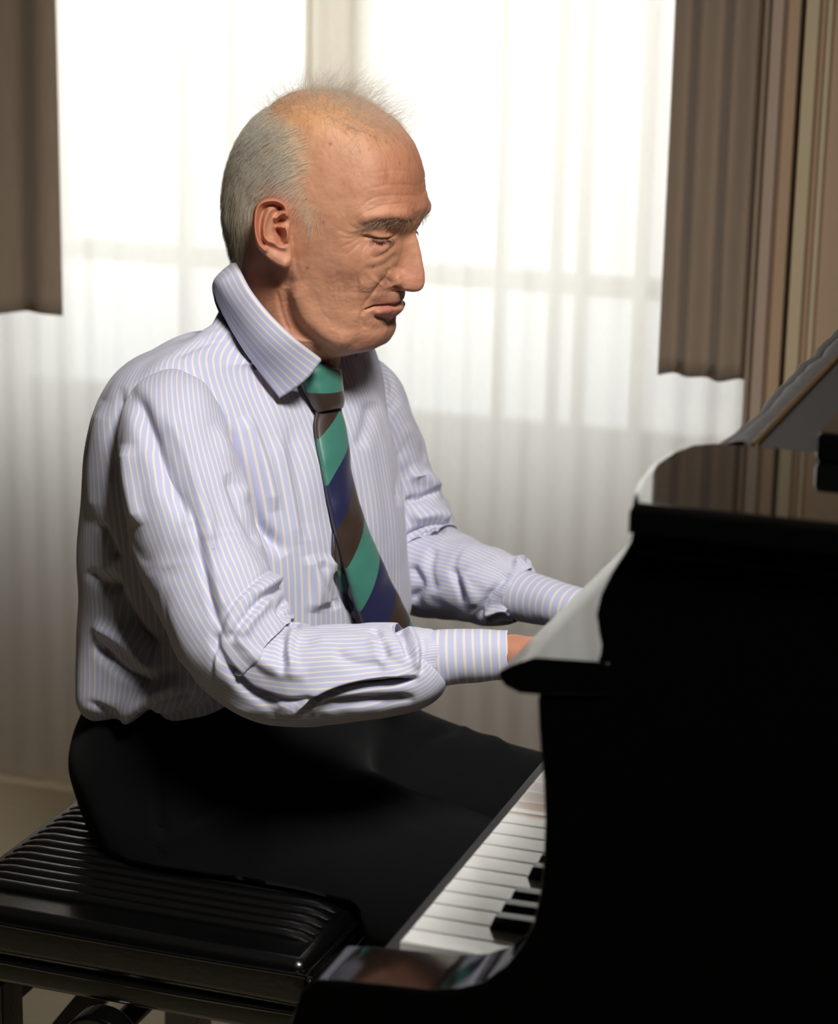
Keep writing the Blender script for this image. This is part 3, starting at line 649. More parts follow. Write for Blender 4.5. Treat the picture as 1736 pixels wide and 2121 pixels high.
# ---- the clothed rest of the body: trunk, arms and legs inside the clothes
SKC = np.array(srgb((200, 146, 116)))
def add_tube(pts, rad, rows=24, cols=20):
    V, _, _ = tube(pts, rad, rows, cols); 
    V = np.concatenate([V[:1].mean(1, keepdims=True).repeat(cols, 1), V, V[-1:].mean(1, keepdims=True).repeat(cols, 1)], 0)
    add_body(V.reshape(-1, 3), grid_faces(rows + 2, cols), np.tile(SKC, (V.shape[0] * cols, 1)))
nb = (PY(585, 790, YM)); add_tube([tuple(nb), tuple(PY(500, 900, YM)), tuple(PY(490, 1150, YM)), tuple(PY(470, 1500, YM))], [(.055, .06), (.13, .09), (.13, .085), (.13, .09)])
person = link_mesh('person', np.concatenate(body_V), np.concatenate(body_F), 'skin', col=np.concatenate(body_C))
tag(person, 'older man in striped shirt and tie, seated playing the piano, head bowed', 'person')

# ---- shirt cloth: pale blue with fine cream stripes that follow the cloth
def shirt_mat(name):
    m, t = new_mat(name)
    uv = t.add('ShaderNodeUVMap'); uv.uv_map = 'UVMap'; sp = t.add('ShaderNodeSeparateXYZ'); t.link(uv.outputs[0], sp.inputs[0])
    fr = t.math('FRACT', sp.outputs[0]); d = t.math('ABSOLUTE', t.math('SUBTRACT', fr, .5))
    mr = t.add('ShaderNodeMapRange'); mr.interpolation_type = 'SMOOTHSTEP'; mr.inputs[1].default_value = .11; mr.inputs[2].default_value = .19; mr.inputs[3].default_value = 1; mr.inputs[4].default_value = 0
    t.link(d, mr.inputs[0]); nz = t.noise(2600, 1); nl = t.noise(14, 3)
    base = t.mix(t.math('MULTIPLY', nl, .5), srgb((193, 197, 226)), srgb((202, 204, 226)))
    t.link(t.mix(mr.outputs[0], base, srgb((230, 222, 214))), t.b.inputs['Base Color'])
    t.b.inputs['Roughness'].default_value = .85; t.b.inputs['Specular IOR Level'].default_value = .15; t.b.inputs['Sheen Weight'].default_value = .15
    t.bump(nz, .25, .0003)
    return m
shirt_mat('shirt_cloth')
def frame_of(yaw): c_, s_ = math.cos(yaw), math.sin(yaw); return np.array([c_, s_, 0]), np.array([-s_, c_, 0])
TY = math.radians(-17)                                            # chest turned a little to the camera
fx, fy = frame_of(TY)
# rows of the trunk: back outline px, py, front outline px, py, half breadth cm (rows tilt with the stoop)
TR = [(486, 572, 694, 772, 5.4), (468, 582, 708, 778, 6.4), (436, 597, 728, 786, 9.6), (385, 604, 750, 797, 12.6), (330, 626, 768, 815, 14.8), (278, 660, 783, 840, 16.2), (230, 712, 797, 872, 17.2), (194, 790, 810, 920, 17.6), (173, 885, 821, 985, 17.6),
      (163, 1000, 831, 1060, 17.6), (161, 1120, 837, 1115, 17.8), (168, 1220, 841, 1165, 18.0), (163, 1310, 846, 1205, 18.6), (156, 1400, 850, 1240, 19.2), (157, 1455, 847, 1258, 19.4), (172, 1490, 840, 1270, 18.8), (205, 1512, 822, 1280, 17.6)]
NTR, NTC = 400, 420
T_ = interp_rows(TR, NTR); th = np.linspace(0, 2 * np.pi, NTC, endpoint=False)       # 0 front, towards the camera side as it grows
def superell(a, b, n_):
    c_, s_ = np.cos(th)[None], np.sin(th)[None]; return a[:, None] * np.sign(c_) * np.abs(c_) ** (2 / n_), -b[:, None] * np.sign(s_) * np.abs(s_) ** (2 / n_)
cen = np.array([PY((r[0] + r[2]) / 2, (r[1] + r[3]) / 2, YM) for r in T_]); bq = T_[:, 4] / 100
tilt = (T_[:, 1] - T_[:, 3]) / (T_[:, 2] - T_[:, 0])             # rise towards the front
dist = (cen - CC) @ FW; a_ = np.full(NTR, .11)
for it in range(16):
    X, Yv = superell(a_, bq, 2.25); TV = cen[:, None] + X[..., None] * fx + Yv[..., None] * fy; TV[..., 2] += tilt[:, None] * X
    q = proj(TV.reshape(-1, 3)).reshape(NTR, NTC, 2); lo_, hi_ = q[..., 0].min(1), q[..., 0].max(1)
    sc_ = dist / FPX; a_ = np.clip(a_ + .7 * ((T_[:, 2] - T_[:, 0]) - (hi_ - lo_)) / 2 * sc_, .03, .2)
    mid = ((T_[:, 2] + T_[:, 0]) / 2 - (hi_ + lo_) / 2) * sc_ * .8; cen = cen + mid[:, None] * np.array([1, 0, 0])
TN = grid_normals(TV); TN = TN if (TN * (TV - cen[:, None])).sum() > 0 else -TN
V01 = np.linspace(0, 1, NTR)[:, None] + 0 * th[None]
per = 2 * np.pi * np.sqrt((a_ ** 2 + bq ** 2) / 2)
# big soft drape, then the folds that can be seen
TV = TV + TN * (.0045 * noise3(TV * np.array([14, 14, 6])) + .0022 * noise3(TV * np.array([34, 34, 13]) + 5))[..., None]
fold = [('g', [(215, 1180), (280, 1300), (330, 1340)], 16, .010), ('r', [(190, 1290), (260, 1330), (330, 1400)], 16, .009),
        ('g', [(195, 1330), (250, 1385), (320, 1420)], 12, .008), ('r', [(240, 1500), (300, 1450), (380, 1410)], 16, .009), ('g', [(270, 1500), (330, 1470), (410, 1440)], 12, .010),
        ('g', [(180, 1180), (210, 1210), (240, 1225)], 10, .005), ('g', [(205, 1080), (225, 1120), (242, 1160)], 9, .006), ('r', [(215, 830), (190, 960), (200, 1080)], 14, .005),
        ('g', [(255, 800), (236, 900), (228, 1000)], 9, .004), ('g', [(455, 862), (500, 962), (534, 1080), (592, 1150)], 13, .014), ('r', [(505, 860), (545, 960), (570, 1060)], 13, .006),
        ('s', [(395, 780), (440, 840), (470, 910)], 8, .004), ('g', [(600, 880), (620, 1000), (640, 1120)], 16, .003), ('r', [(575, 900), (600, 1010), (620, 1130)], 12, .003),
        ('r', [(690, 1150), (672, 1200), (680, 1260)], 16, .006), ('g', [(700, 1180), (720, 1230), (740, 1270)], 12, .010), ('r', [(640, 1150), (655, 1210), (650, 1270)], 12, .005),
        ('g', [(668, 1160), (672, 1210), (700, 1262)], 8, .005), ('g', [(770, 830), (760, 880), (745, 930)], 14, .004), ('g', [(820, 900), (832, 970), (828, 1050)], 8, .006),
        ('r', [(420, 700), (480, 690), (540, 720)], 10, .002), ('g', [(330, 690), (400, 660), (460, 640)], 10, .003), ('r', [(300, 720), (370, 690), (440, 676)], 10, .003), ('g', [(360, 740), (420, 712), (470, 700)], 8, .0025),
        ('g', [(175, 1450), (300, 1508), (420, 1500)], 8, .004)]
TN = grid_normals(TV); TN = TN if (TN * (TV - cen[:, None])).sum() > 0 else -TN
TV = TV + TN * strokes(TV, TN, fold)[..., None]
# bloused hem tucked into the trousers
BV0 = cen[:, None] + X[..., None] * fx + Yv[..., None] * fy; BV0[..., 2] += tilt[:, None] * X      # stripes keep their spacing, measured round from the placket
st_ = np.linalg.norm(np.roll(BV0, -1, 1) - BV0, axis=-1); cs_ = np.concatenate([np.zeros((NTR, 1)), np.cumsum(st_, 1)[:, :-1]], 1); tot_ = st_.sum(1, keepdims=True)
arc = np.where(np.arange(NTC)[None] <= NTC // 2, cs_, cs_ - tot_)
uvT = np.stack([arc / .0074, V01], -1)
lastr = TV[-1:] * 1.0; cl_ = lastr.mean(1, keepdims=True); hem1 = cl_ + (lastr - cl_) * .93 + np.array([0, 0, -.004]); hem2 = cl_ + (lastr - cl_) * .88 + np.array([0, 0, -.05])
TVf = np.concatenate([TV, hem1, hem2], 0); uvT = np.concatenate([uvT, uvT[-1:], uvT[-1:]], 0)
shirt = link_mesh('shirt', TVf, grid_faces(NTR + 2, NTC), 'shirt_cloth', person, uv=uvT)
shirt['label'] = 'pale blue shirt with fine cream stripes'

def sleeve(name, keys, marks, rows, cols, nstripe, amp, seed, parent, up=(0, 0, 1), v0=0.0):
    pts = [tuple(PY(x, y, Y)) for x, y, Y, r1, r2 in keys]; rad = [(r1 / 100, r2 / 100) for x, y, Y, r1, r2 in keys]
    V, Q, T = tube(pts, rad, rows, cols, up); C = Q[:, None, :3]
    N = grid_normals(V); N = N if (N * (V - C)).sum() > 0 else -N
    u = np.linspace(0, 2 * np.pi, cols, endpoint=False)[None] + np.zeros((rows, 1)); v = np.linspace(0, 1, rows)[:, None] + 0 * u
    w1 = noise3(np.stack([np.cos(u) * 1.3, np.sin(u) * 1.3, v * 11 + seed], -1)); w2 = noise3(np.stack([np.cos(u) * 2.2, np.sin(u) * 2.2, v * 22 + seed + 4 + 1.3 * w1], -1))
    V = V + N * (amp * (w1 + .45 * w2))[..., None]
    N = grid_normals(V); N = N if (N * (V - C)).sum() > 0 else -N
    V = V + N * strokes(V, N, marks)[..., None]
    for _ in range(3):
        V[1:-1] = .5 * V[1:-1] + .125 * (V[:-2] + V[2:] + np.roll(V, 1, 1)[1:-1] + np.roll(V, -1, 1)[1:-1])
    return link_mesh(name, V, grid_faces(rows, cols), 'shirt_cloth', parent, uv=np.stack([u / (2 * np.pi) * nstripe, v], -1))
ys_, ye_ = 1.905, 1.815
rs = sleeve('sleeve', [(374, 834, 1.95, 2.6, 2.6), (358, 854, 1.912, 4.2, 4.0), (355, 890, 1.884, 4.9, 4.8), (364, 955, 1.87, 5.3, 5.2), (386, 1050, 1.855, 5.6, 5.7), (428, 1180, 1.838, 5.6, 5.9), (480, 1300, ye_, 5.4, 5.6),
                       (545, 1378, ye_, 4.8, 5.2), (625, 1398, 1.812, 4.4, 4.5), (710, 1396, 1.818, 4.2, 4.5), (790, 1388, 1.825, 4.0, 4.2), (850, 1378, 1.83, 3.8, 3.7), (872, 1362, 1.835, 3.0, 2.9), (886, 1357, 1.837, 2.5, 2.35), (900, 1356, 1.84, 2.3, 2.15)],
            [('g', [(272, 800), (308, 895), (350, 990), (392, 1080)], 18, .011), ('r', [(262, 920), (268, 1000), (288, 1090)], 14, .006), ('r', [(345, 850), (400, 980), (440, 1120)], 16, .006),
             ('g', [(395, 1040), (415, 1150), (440, 1260), (470, 1330)], 7, .005), ('r', [(425, 1080), (445, 1180), (470, 1280)], 12, .006), ('s', [(440, 1420), (450, 1340), (480, 1260), (540, 1200), (600, 1165)], 12, .005),
             ('g', [(442, 1290), (455, 1350), (500, 1420), (570, 1470)], 9, .006), ('r', [(478, 1270), (500, 1330), (560, 1380), (640, 1400)], 14, .006),
             ('g', [(600, 1235), (584, 1262), (604, 1286), (626, 1290)], 9, .007), ('r', [(560, 1240), (520, 1280), (500, 1320)], 12, .006), ('g', [(540, 1250), (500, 1290), (478, 1330)], 7, .006), ('r', [(600, 1190), (560, 1210), (520, 1240)], 11, .007),
             ('g', [(590, 1215), (548, 1236), (510, 1270)], 6, .005), ('r', [(615, 1300), (600, 1340), (612, 1390)], 10, .006), ('g', [(590, 1320), (582, 1360), (590, 1400)], 8, .005),
             ('s', [(870, 1402), (790, 1408), (720, 1418), (660, 1440), (610, 1476), (570, 1484)], 9, .010), ('g', [(868, 1408), (790, 1414), (725, 1424), (665, 1448), (620, 1478)], 7, .014), ('g', [(860, 1448), (800, 1450), (700, 1458), (650, 1474)], 9, .008),
             ('g', [(520, 1430), (590, 1452), (660, 1440)], 6, .006), ('g', [(470, 1380), (530, 1440), (580, 1460)], 6, .007), ('r', [(640, 1330), (720, 1320), (820, 1330)], 14, .003), ('g', [(690, 1350), (740, 1375), (800, 1380)], 12, .004),
             ('g', [(810, 1290), (835, 1320), (850, 1370)], 7, .005), ('r', [(845, 1296), (858, 1330), (866, 1390)], 7, .005), ('g', [(770, 1300), (790, 1330), (800, 1370)], 10, .004), ('g', [(872, 1310), (878, 1350), (874, 1400)], 5, .004),
             ('r', [(440, 880), (490, 960), (520, 1040)], 12, .004), ('g', [(470, 980), (500, 1060), (540, 1130)], 10, .005)], 620, 300, 64, .0030, 2.0, shirt)
ls = sleeve('sleeve', [(700, 790, 2.17, 3.5, 3.5), (722, 815, 2.20, 4.8, 5.0), (752, 880, 2.225, 5.4, 5.6), (785, 980, 2.25, 5.4, 5.6), (826, 1085, 2.258, 5.6, 5.6), (868, 1165, 2.250, 5.4, 5.4), (930, 1192, 2.225, 4.6, 4.7), (990, 1208, 2.200, 4.1, 4.2), (1040, 1222, 2.180, 3.7, 3.8), (1068, 1228, 2.170, 3.0, 3.0), (1084, 1233, 2.166, 2.6, 2.55)],
            [('r', [(845, 980), (880, 990), (905, 1020)], 13, .010), ('g', [(838, 1040), (880, 1030), (905, 1010)], 8, .008), ('r', [(850, 1075), (900, 1065), (930, 1075)], 13, .010), ('g', [(835, 1115), (870, 1100), (925, 1092)], 7, .011),
             ('g', [(935, 1175), (950, 1210), (965, 1250)], 7, .007), ('g', [(985, 1290), (1010, 1240), (1040, 1200), (1060, 1185)], 7, .007), ('r', [(960, 1180), (975, 1220), (985, 1260)], 12, .005), ('r', [(1060, 1170), (1090, 1166), (1120, 1180)], 12, .010),
             ('g', [(850, 1170), (870, 1210), (850, 1250)], 9, .006), ('r', [(1000, 1275), (1040, 1262), (1065, 1270)], 8, .006), ('g', [(1010, 1290), (1040, 1278), (1066, 1285)], 5, .006), ('g', [(900, 1130), (890, 1180), (900, 1230)], 10, .004)], 420, 240, 60, .0032, 7.0, shirt)
# cuffs: stripes run round the wrist
def cuff(keys, nst, parent):
    pts = [tuple(PY(x, y, Y)) for x, y, Y, r1, r2 in keys]; rad = [(r1 / 100, r2 / 100) for x, y, Y, r1, r2 in keys]
    V, Q, T = tube(pts, rad, 60, 90); C = Q[:, None, :3]; N = V - C; N /= np.linalg.norm(N, axis=-1, keepdims=True)
    u = np.linspace(0, 2 * np.pi, 90, endpoint=False)[None] + np.zeros((60, 1)); v = np.linspace(0, 1, 60)[:, None] + 0 * u
    V = V + N * (.0012 * noise3(V * 40))[..., None]
    inner = V[::-1] - N[::-1] * .0022; V = np.concatenate([V, inner], 0); v2 = np.concatenate([v, v[::-1]], 0); u2 = np.concatenate([u, u], 0)
    return link_mesh('cuff', V, grid_faces(120, 90), 'shirt_cloth', parent, uv=np.stack([v2 * nst, u2], -1))
cuff([(886, 1364, 1.838, 2.35, 2.5), (905, 1363, 1.84, 2.40, 2.5), (960, 1360, 1.846, 2.35, 2.4), (1010, 1357, 1.852, 2.25, 2.3), (1054, 1355, 1.857, 2.2, 2.2)], 9.5, shirt)
cuff([(1072, 1229, 2.169, 2.7, 2.65), (1088, 1235, 2.165, 2.7, 2.6), (1130, 1246, 2.153, 2.5, 2.4), (1170, 1257, 2.142, 2.4, 2.25), (1214, 1269, 2.133, 2.3, 2.2)], 10.5, shirt)
from mathutils.bvhtree import BVHTree
tree = BVHTree.FromPolygons(TV[::2, ::2].reshape(-1, 3).tolist(), grid_faces(NTR // 2, NTC // 2).tolist())
def on_chest(pts, offs):
    """points in front of the chest along their sight lines, with a smooth distance"""
    ds = []
    for (x, y) in pts:
        v = ray(x, y); n_ = np.linalg.norm(v); h = tree.ray_cast(Vector(CC), Vector(v / n_)); ds.append(h[3] / n_ if h[0] else np.nan)
    ds = np.array(ds); ok = ~np.isnan(ds); ii = np.arange(len(ds)); ds = np.interp(ii, ii[ok], ds[ok])
    return [CC + ray(x, y) * (d_ - o_) for (x, y), d_, o_ in zip(pts, ds, offs)]
# collar: leaf folded over the tie, both sides
def collar_side(far):
    Tt = [(488, 566, 2.05), (486, 545, 2.012), (496, 560, 1.978), (520, 604, 1.958), (560, 654, 1.953), (610, 702, 1.962), (664, 744, 1.995)]
    Ll = [(452, 632, 2.05), (446, 598, 1.998), (453, 624, 1.940), (474, 668, 1.908), (505, 722, 1.896), (540, 772, 1.902), (578, 824, 1.935)]
    a = catmull([PY(x, y, Y) for x, y, Y in Tt], 70); lc = on_chest([(x, y) for x, y, Y in Ll], [.006, .006, .008, .010, .011, .011, .012]); lc[:2] = [PY(*Ll[0]), lc[1]]; b = catmull(lc, 70)
    inn = np.array([0, 0, 1.0])
    cenl = np.array([PY(600, 690, YM)[0] - .005, YM, 0]); R_ = []
    n_in = a - cenl; n_in[:, 2] = 0; n_in /= np.linalg.norm(n_in, axis=1)[:, None]
    low = a - n_in * .004; low[:, 2] -= .035 * np.clip((1 - np.linspace(0, 1, 70)) * 2.2, .12, 1)
    for k in np.linspace(0, 1, 8, endpoint=False): R_.append(low * (1 - k) + (a - n_in * .0022) * k)
    for k in np.linspace(0, 1, 26): R_.append(a * (1 - k) + b * k + n_in * (.0088 * math.sin(math.pi * min(1, k * 1.02)) + (.002 if k > 0 else 0)))
    V = np.array(R_); uv = np.zeros(V.shape[:2] + (2,)); vv = np.concatenate([np.linspace(-.3, 0, 8), np.linspace(0, 1, 26)]); uv[..., 0] = vv[:, None] * 8.2 + .2; uv[..., 1] = np.linspace(0, 1, 70)[None]
    if far: V = V.copy(); V[..., 1] = 2 * YM - V[..., 1]
    return V, uv
cv, cu, cf = [], [], []; off = 0
for far_ in (0, 1):
    V, uv = collar_side(far_); cv.append(V.reshape(-1, 3)); cu.append(uv.reshape(-1, 2)); cf.append(grid_faces(V.shape[0], V.shape[1], False) + off); off += V.shape[0] * V.shape[1]
co = link_mesh('collar', np.concatenate(cv), np.concatenate(cf), 'shirt_cloth', shirt, uv=np.concatenate(cu)); md = co.modifiers.new('cloth', 'SOLIDIFY'); md.thickness = .0018; md.offset = 0

# ---- tie
m, t = new_mat('tie_silk')
uv = t.add('ShaderNodeUVMap'); uv.uv_map = 'UVMap'; sp = t.add('ShaderNodeSeparateXYZ'); t.link(uv.outputs[0], sp.inputs[0])
fr = t.math('FRACT', sp.outputs[0]); ramp = t.add('ShaderNodeValToRGB'); cr = ramp.color_ramp; cr.interpolation = 'CONSTANT'
cr.elements[0].position = 0; cr.elements[0].color = (*srgb((58, 40, 29)), 1); cr.elements[1].position = .30; cr.elements[1].color = (*srgb((66, 134, 118)), 1)
e = cr.elements.new(.66); e.color = (*srgb((31, 34, 76)), 1)
t.link(fr, ramp.inputs[0]); wn = t.noise(1800, 2, stretch=(1, 1, 1)); t.link(t.mix(t.math('MULTIPLY', wn, .35), ramp.outputs[0], (.0, .0, .0)), t.b.inputs['Base Color'])
t.b.inputs['Roughness'].default_value = .42; t.b.inputs['Sheen Weight'].default_value = .3; t.bump(wn, .4, .0003)
simple('tie_lining', (26, 22, 24), .8, .1, 200)
tie = empty('tie', tuple(PY(680, 800, YM))); tie.parent = person; tie['label'] = 'silk tie with green, navy and brown diagonal stripes'
Le = [(660, 846), (657, 880), (660, 920), (670, 970), (684, 1040), (700, 1110), (722, 1190), (745, 1262), (772, 1340)]
Re = [(706, 838), (716, 880), (724, 930), (733, 990), (748, 1050), (775, 1120), (808, 1195), (846, 1270), (880, 1340)]
ofs = np.interp(np.arange(9), [0, 2, 5, 8], [.012, .010, .016, .03])
Lp = on_chest(Le, ofs); Rp = on_chest(Re, ofs)
dl = np.array([(p_ - CC) @ FW for p_ in Lp]); dr = np.array([(p_ - CC) @ FW for p_ in Rp]); dr = np.minimum(dr, dl + .035); dr = np.polyval(np.polyfit(np.arange(9), dr, 2), np.arange(9)); dl = np.polyval(np.polyfit(np.arange(9), dl, 2), np.arange(9))
el_ = catmull([CC + ray(x, y) * d_ for (x, y), d_ in zip(Le, dl)], 160); er_ = catmull([CC + ray(x, y) * d_ for (x, y), d_ in zip(Re, dr)], 160); k = np.linspace(0, 1, 24)
k = np.linspace(0, 1, 24)
TB = el_[:, None] * (1 - k)[None, :, None] + er_[:, None] * k[None, :, None]
TB = TB + np.array([.92, -.38, 0]) * (.006 * np.sin(np.pi * k) ** .7)[None, :, None] + np.array([.9, -.4, 0]) * (.0015 * noise2(k[None] * 2 + np.linspace(0, 6, 160)[:, None], np.linspace(0, 9, 160)[:, None] + 0 * k[None], 3.))[..., None]
la = np.linspace(0, 1, 160)[:, None] + 0 * k[None]; lenm = .24
uvb = np.stack([la * 2.1 + (k[None] - .5) * (.3 + .35 * la) + .19, k[None] + 0 * la], -1)
def slab(name, V, uv, th_, nrm, mat, parent):
    R, Cn = V.shape[:2]; bk_ = V - np.array(nrm) * th_; W = np.concatenate([V, bk_[:, ::-1]], 1); U = np.concatenate([uv, uv[:, ::-1]], 1)
    return link_mesh(name, W, grid_faces(R, W.shape[1]), mat, parent, uv=U)
slab('blade', TB, uvb, .004, (.92, -.38, 0), 'tie_silk', tie)
tl_L = [(664, 900), (678, 1000), (690, 1090), (694, 1160), (712, 1230), (735, 1290)]
tl_R = [(700, 900), (715, 1000), (735, 1090), (760, 1160), (790, 1230), (815, 1290)]
e1 = catmull(on_chest(tl_L, [.003] * 6), 60); e2 = catmull(on_chest(tl_R, [.003] * 6), 60)
TL = (e1[:, None] * (1 - k)[None, :, None] + e2[:, None] * k[None, :, None])
slab('tail', TL, np.stack([np.linspace(0, 2, 60)[:, None] - k[None] * .5, k[None] + np.zeros((60, 1))], -1), .003, (.92, -.38, 0), 'tie_silk', tie)
# knot: wrapped wedge
kr = [(664, 752, 2.4, 1.2), (662, 768, 2.8, 1.6), (667, 790, 2.65, 1.6), (675, 815, 2.3, 1.45), (682, 838, 1.95, 1.2), (685, 850, 1.7, .85)]
pts = [tuple(CC + ray(x, y) * (dl[0] + .008 - .0 * i_)) for i_, (x, y, _, _) in enumerate(kr)]; kv, q_, t_ = tube(pts, [(b_ / 100, c_ / 100) for _, _, b_, c_ in kr], 70, 72, up=(1, -.3, 0))
kn_n = grid_normals(kv); u = np.linspace(0, 2 * np.pi, 72, endpoint=False)[None] + np.zeros((70, 1)); v = np.linspace(0, 1, 70)[:, None] + 0 * u
kv = kv + (kv - q_[:, None, :3]) * (.05 * noise3(np.stack([np.cos(u) * 1.5, np.sin(u) * 1.5, v * 3 + u * .4], -1)))[..., None]
kv = np.concatenate([kv[:1].mean(1, keepdims=True).repeat(72, 1), kv, kv[-1:].mean(1, keepdims=True).repeat(72, 1)], 0); v = np.concatenate([v[:1], v, v[-1:]], 0); u = np.concatenate([u[:1], u, u[-1:]], 0)
link_mesh('knot', kv, grid_faces(72, 72), 'tie_silk', tie, uv=np.stack([.62 - v * .58 + .08 * np.sin(u), u], -1))
# band round the neck, peeping out under the collar
bnd = [(446, 600), (448, 618), (456, 640), (472, 670), (492, 702), (512, 736), (530, 764)]
bo = [np.array(on_chest([(x + dx, y + dy) for x, y in bnd], [o_] * 7)) for dx, dy, o_ in ((-4, 4, .001), (-1, 2, .0035), (8, -4, .004), (18, -10, .002))]
bw = np.stack([catmull(b_, 80) for b_ in bo], 1)
gf = grid_faces(80, 4, False); ub = np.stack([np.linspace(0, 3, 80)[:, None] + np.zeros((1, 4)), np.zeros((80, 4))], -1)
bw2 = bw.copy(); bw2[..., 1] = 2 * YM - bw2[..., 1]
for b_ in (bw, bw2): link_mesh('neckband', b_, gf, 'tie_silk', tie, uv=ub)
bpy.context.view_layer.update()
for ch in tie.children: ch.matrix_parent_inverse = tie.matrix_world.inverted()

# ---- trousers: blended solid of hips and thighs, with pressed folds
def Q3(px, py, Y): return tuple(PY(px, py, Y))
hipR = np.array(PY(400, 1676, 1.965)); hipL = hipR + np.array([.01, .17, .0])
wst = np.array(PY(512, 1400, YM))
kneeR = np.array([-.405, 1.89, .515]); kneeL = np.array([-.46, 2.22, .475])
pr = [(tuple(wst + (-.045, -.08, -.06)), tuple(wst + (-.045, .08, -.06)), .098, .098), (tuple(wst + (.03, -.06, -.05)), tuple(wst + (.03, .06, -.05)), .10, .10), (tuple(hipR), tuple(hipL), .088, .088),
      (tuple(hipR + (.03, 0, -.012)), tuple(kneeR), .094, .064), (tuple(hipL + (.03, 0, -.012)), tuple(kneeL), .094, .060),
      (tuple(kneeR), (-.40, 1.89, .12), .066, .055), (tuple(kneeL), (-.47, 2.25, .12), .064, .055)]
tv, tf = sdf_mesh(pr, .02, .006)
tv[:, 2] = np.where((tv[:, 2] < SZ + .004) & (tv[:, 0] < BX1 + .01) , SZ + .004 + (tv[:, 2] - SZ - .004) * .06, tv[:, 2])
me_ = bpy.data.meshes.new('tmp'); me_.from_pydata(tv.tolist(), [], tf.tolist()); me_.update(); nn = np.empty(len(tv) * 3); me_.vertex_normals.foreach_get('vector', nn); tn = nn.reshape(-1, 3); bpy.data.meshes.remove(me_)
if (tn * (tv - tv.mean(0))).sum() < 0: tn = -tn
tm = [('g', [(332, 1570), (330, 1660), (335, 1740)], 10, .007), ('s', [(345, 1740), (480, 1660), (620, 1605), (720, 1590)], 12, .006), ('g', [(480, 1590), (488, 1640), (496, 1662)], 5, .004), 
      ('r', [(620, 1650), (760, 1620), (880, 1690)], 22, .006), ('g', [(690, 1680), (780, 1650), (900, 1720)], 14, .005), ('g', [(860, 1560), (900, 1520), (960, 1500)], 12, .006), ('r', [(940, 1500), (1000, 1510), (1060, 1560)], 10, .005), ('g', [(320, 1750), (345, 1790)], 4, .003)]
tv = tv + tn * (strokes(tv, tn, tm) + .003 * noise3(tv * 16))[:, None]
tv[:, 2] = np.where((tv[:, 2] < SZ + .004) & (tv[:, 0] < BX1 + .01), SZ + .004, tv[:, 2])
trousers = link_mesh('trousers', tv, tf, 'trouser_wool', person); trousers['label'] = 'black wool trousers'
# belt loop band
for nm, (sx, sy) in (('shoe', (-.40, 1.89)), ('shoe', (-.47, 2.25))):
    V, q_, t_ = tube([(sx - .10, sy, .045), (sx - .06, sy, .055), (sx + .02, sy, .06), (sx + .10, sy, .04), (sx + .16, sy, .028)], [(.03, .04), (.04, .05), (.043, .055), (.045, .036), (.025, .02)], 40, 28)
    V[..., 2] = np.maximum(V[..., 2], .002); V = np.concatenate([V[:1].mean(1, keepdims=True).repeat(28, 1), V, V[-1:].mean(1, keepdims=True).repeat(28, 1)], 0)
    link_mesh(nm, V, grid_faces(42, 28), 'shoe_leather', person)

# ---- hair: fine strands laid over the skin
m, t = new_mat('hair')
at = t.add('ShaderNodeAttribute'); at.attribute_name = 'tone'; nz = t.noise(400)
t.link(t.mix(t.math('MULTIPLY', nz, .12), at.outputs[0], (.3, .26, .2)), t.b.inputs['Base Color'])
t.b.inputs['Roughness'].default_value = .42; t.b.inputs['Specular IOR Level'].default_value = .5
tl = t.add('ShaderNodeBsdfTranslucent'); t.link(at.outputs[0], tl.inputs[0]); mx = t.add('ShaderNodeMixShader'); mx.inputs[0].default_value = .35
t.link(t.b.outputs[0], mx.inputs[1]); t.link(tl.outputs[0], mx.inputs[2]); t.link(mx.outputs[0], t.out.inputs[0])
def strands(name, lines, rad, cols_, parent):
    """lines (n,k,3); rad (n,) at the root, tapering; one mesh"""
    L_ = np.asarray(lines); n_, k_ = L_.shape[:2]; T = np.gradient(L_, axis=1); T /= np.linalg.norm(T, axis=-1, keepdims=True) + 1e-9
    ref = np.where(np.abs(T[..., 2:3]) > .8, np.array([1., 0, 0]), np.array([0, 0, 1.])); a = np.cross(T, ref); a /= np.linalg.norm(a, axis=-1, keepdims=True) + 1e-9; b = np.cross(T, a)
    tp = np.linspace(1, .35, k_)[None, :, None] * np.asarray(rad)[:, None, None]
    V = np.stack([L_ + tp * (math.cos(f_) * a + math.sin(f_) * b) for f_ in (0, 2.0944, 4.18879)], 2)
    base = (np.arange(n_) * k_ * 3)[:, None]; f0 = grid_faces(k_, 3).reshape(1, -1, 4); F = (f0 + base[..., None]).reshape(-1, 4)
    return link_mesh(name, V.reshape(-1, 3), F, 'hair', parent, col=np.repeat(cols_, k_ * 3, axis=0))
flatV = HV.reshape(-1, 3); flatN = HN.reshape(-1, 3); flatQ = QM.reshape(-1, 2)
kd = kdtree.KDTree(len(flatV[::2]))
for i_, v_ in enumerate(flatV[::2]): kd.insert(v_, i_)
kd.balance()
DC = np.array([(640, 330, -1, .25), (600, 260, -.9, .45), (560, 300, -.75, .65), (520, 350, -.5, .85), (485, 420, -.1, 1), (500, 490, .02, 1), (630, 430, -.45, .9), (652, 465, -.25, 1), (600, 380, -.9, .5), (540, 240, -.75, .65), (495, 510, -.1, 1), (560, 390, -.75, .65)], float)
def dirs(q):
    w_ = 1 / (((q[:, None] - DC[None, :, :2]) ** 2).sum(-1) + 400) ** 1.5; d = (w_[..., None] * DC[None, :, 2:]).sum(1); return d / np.linalg.norm(d, axis=1)[:, None]
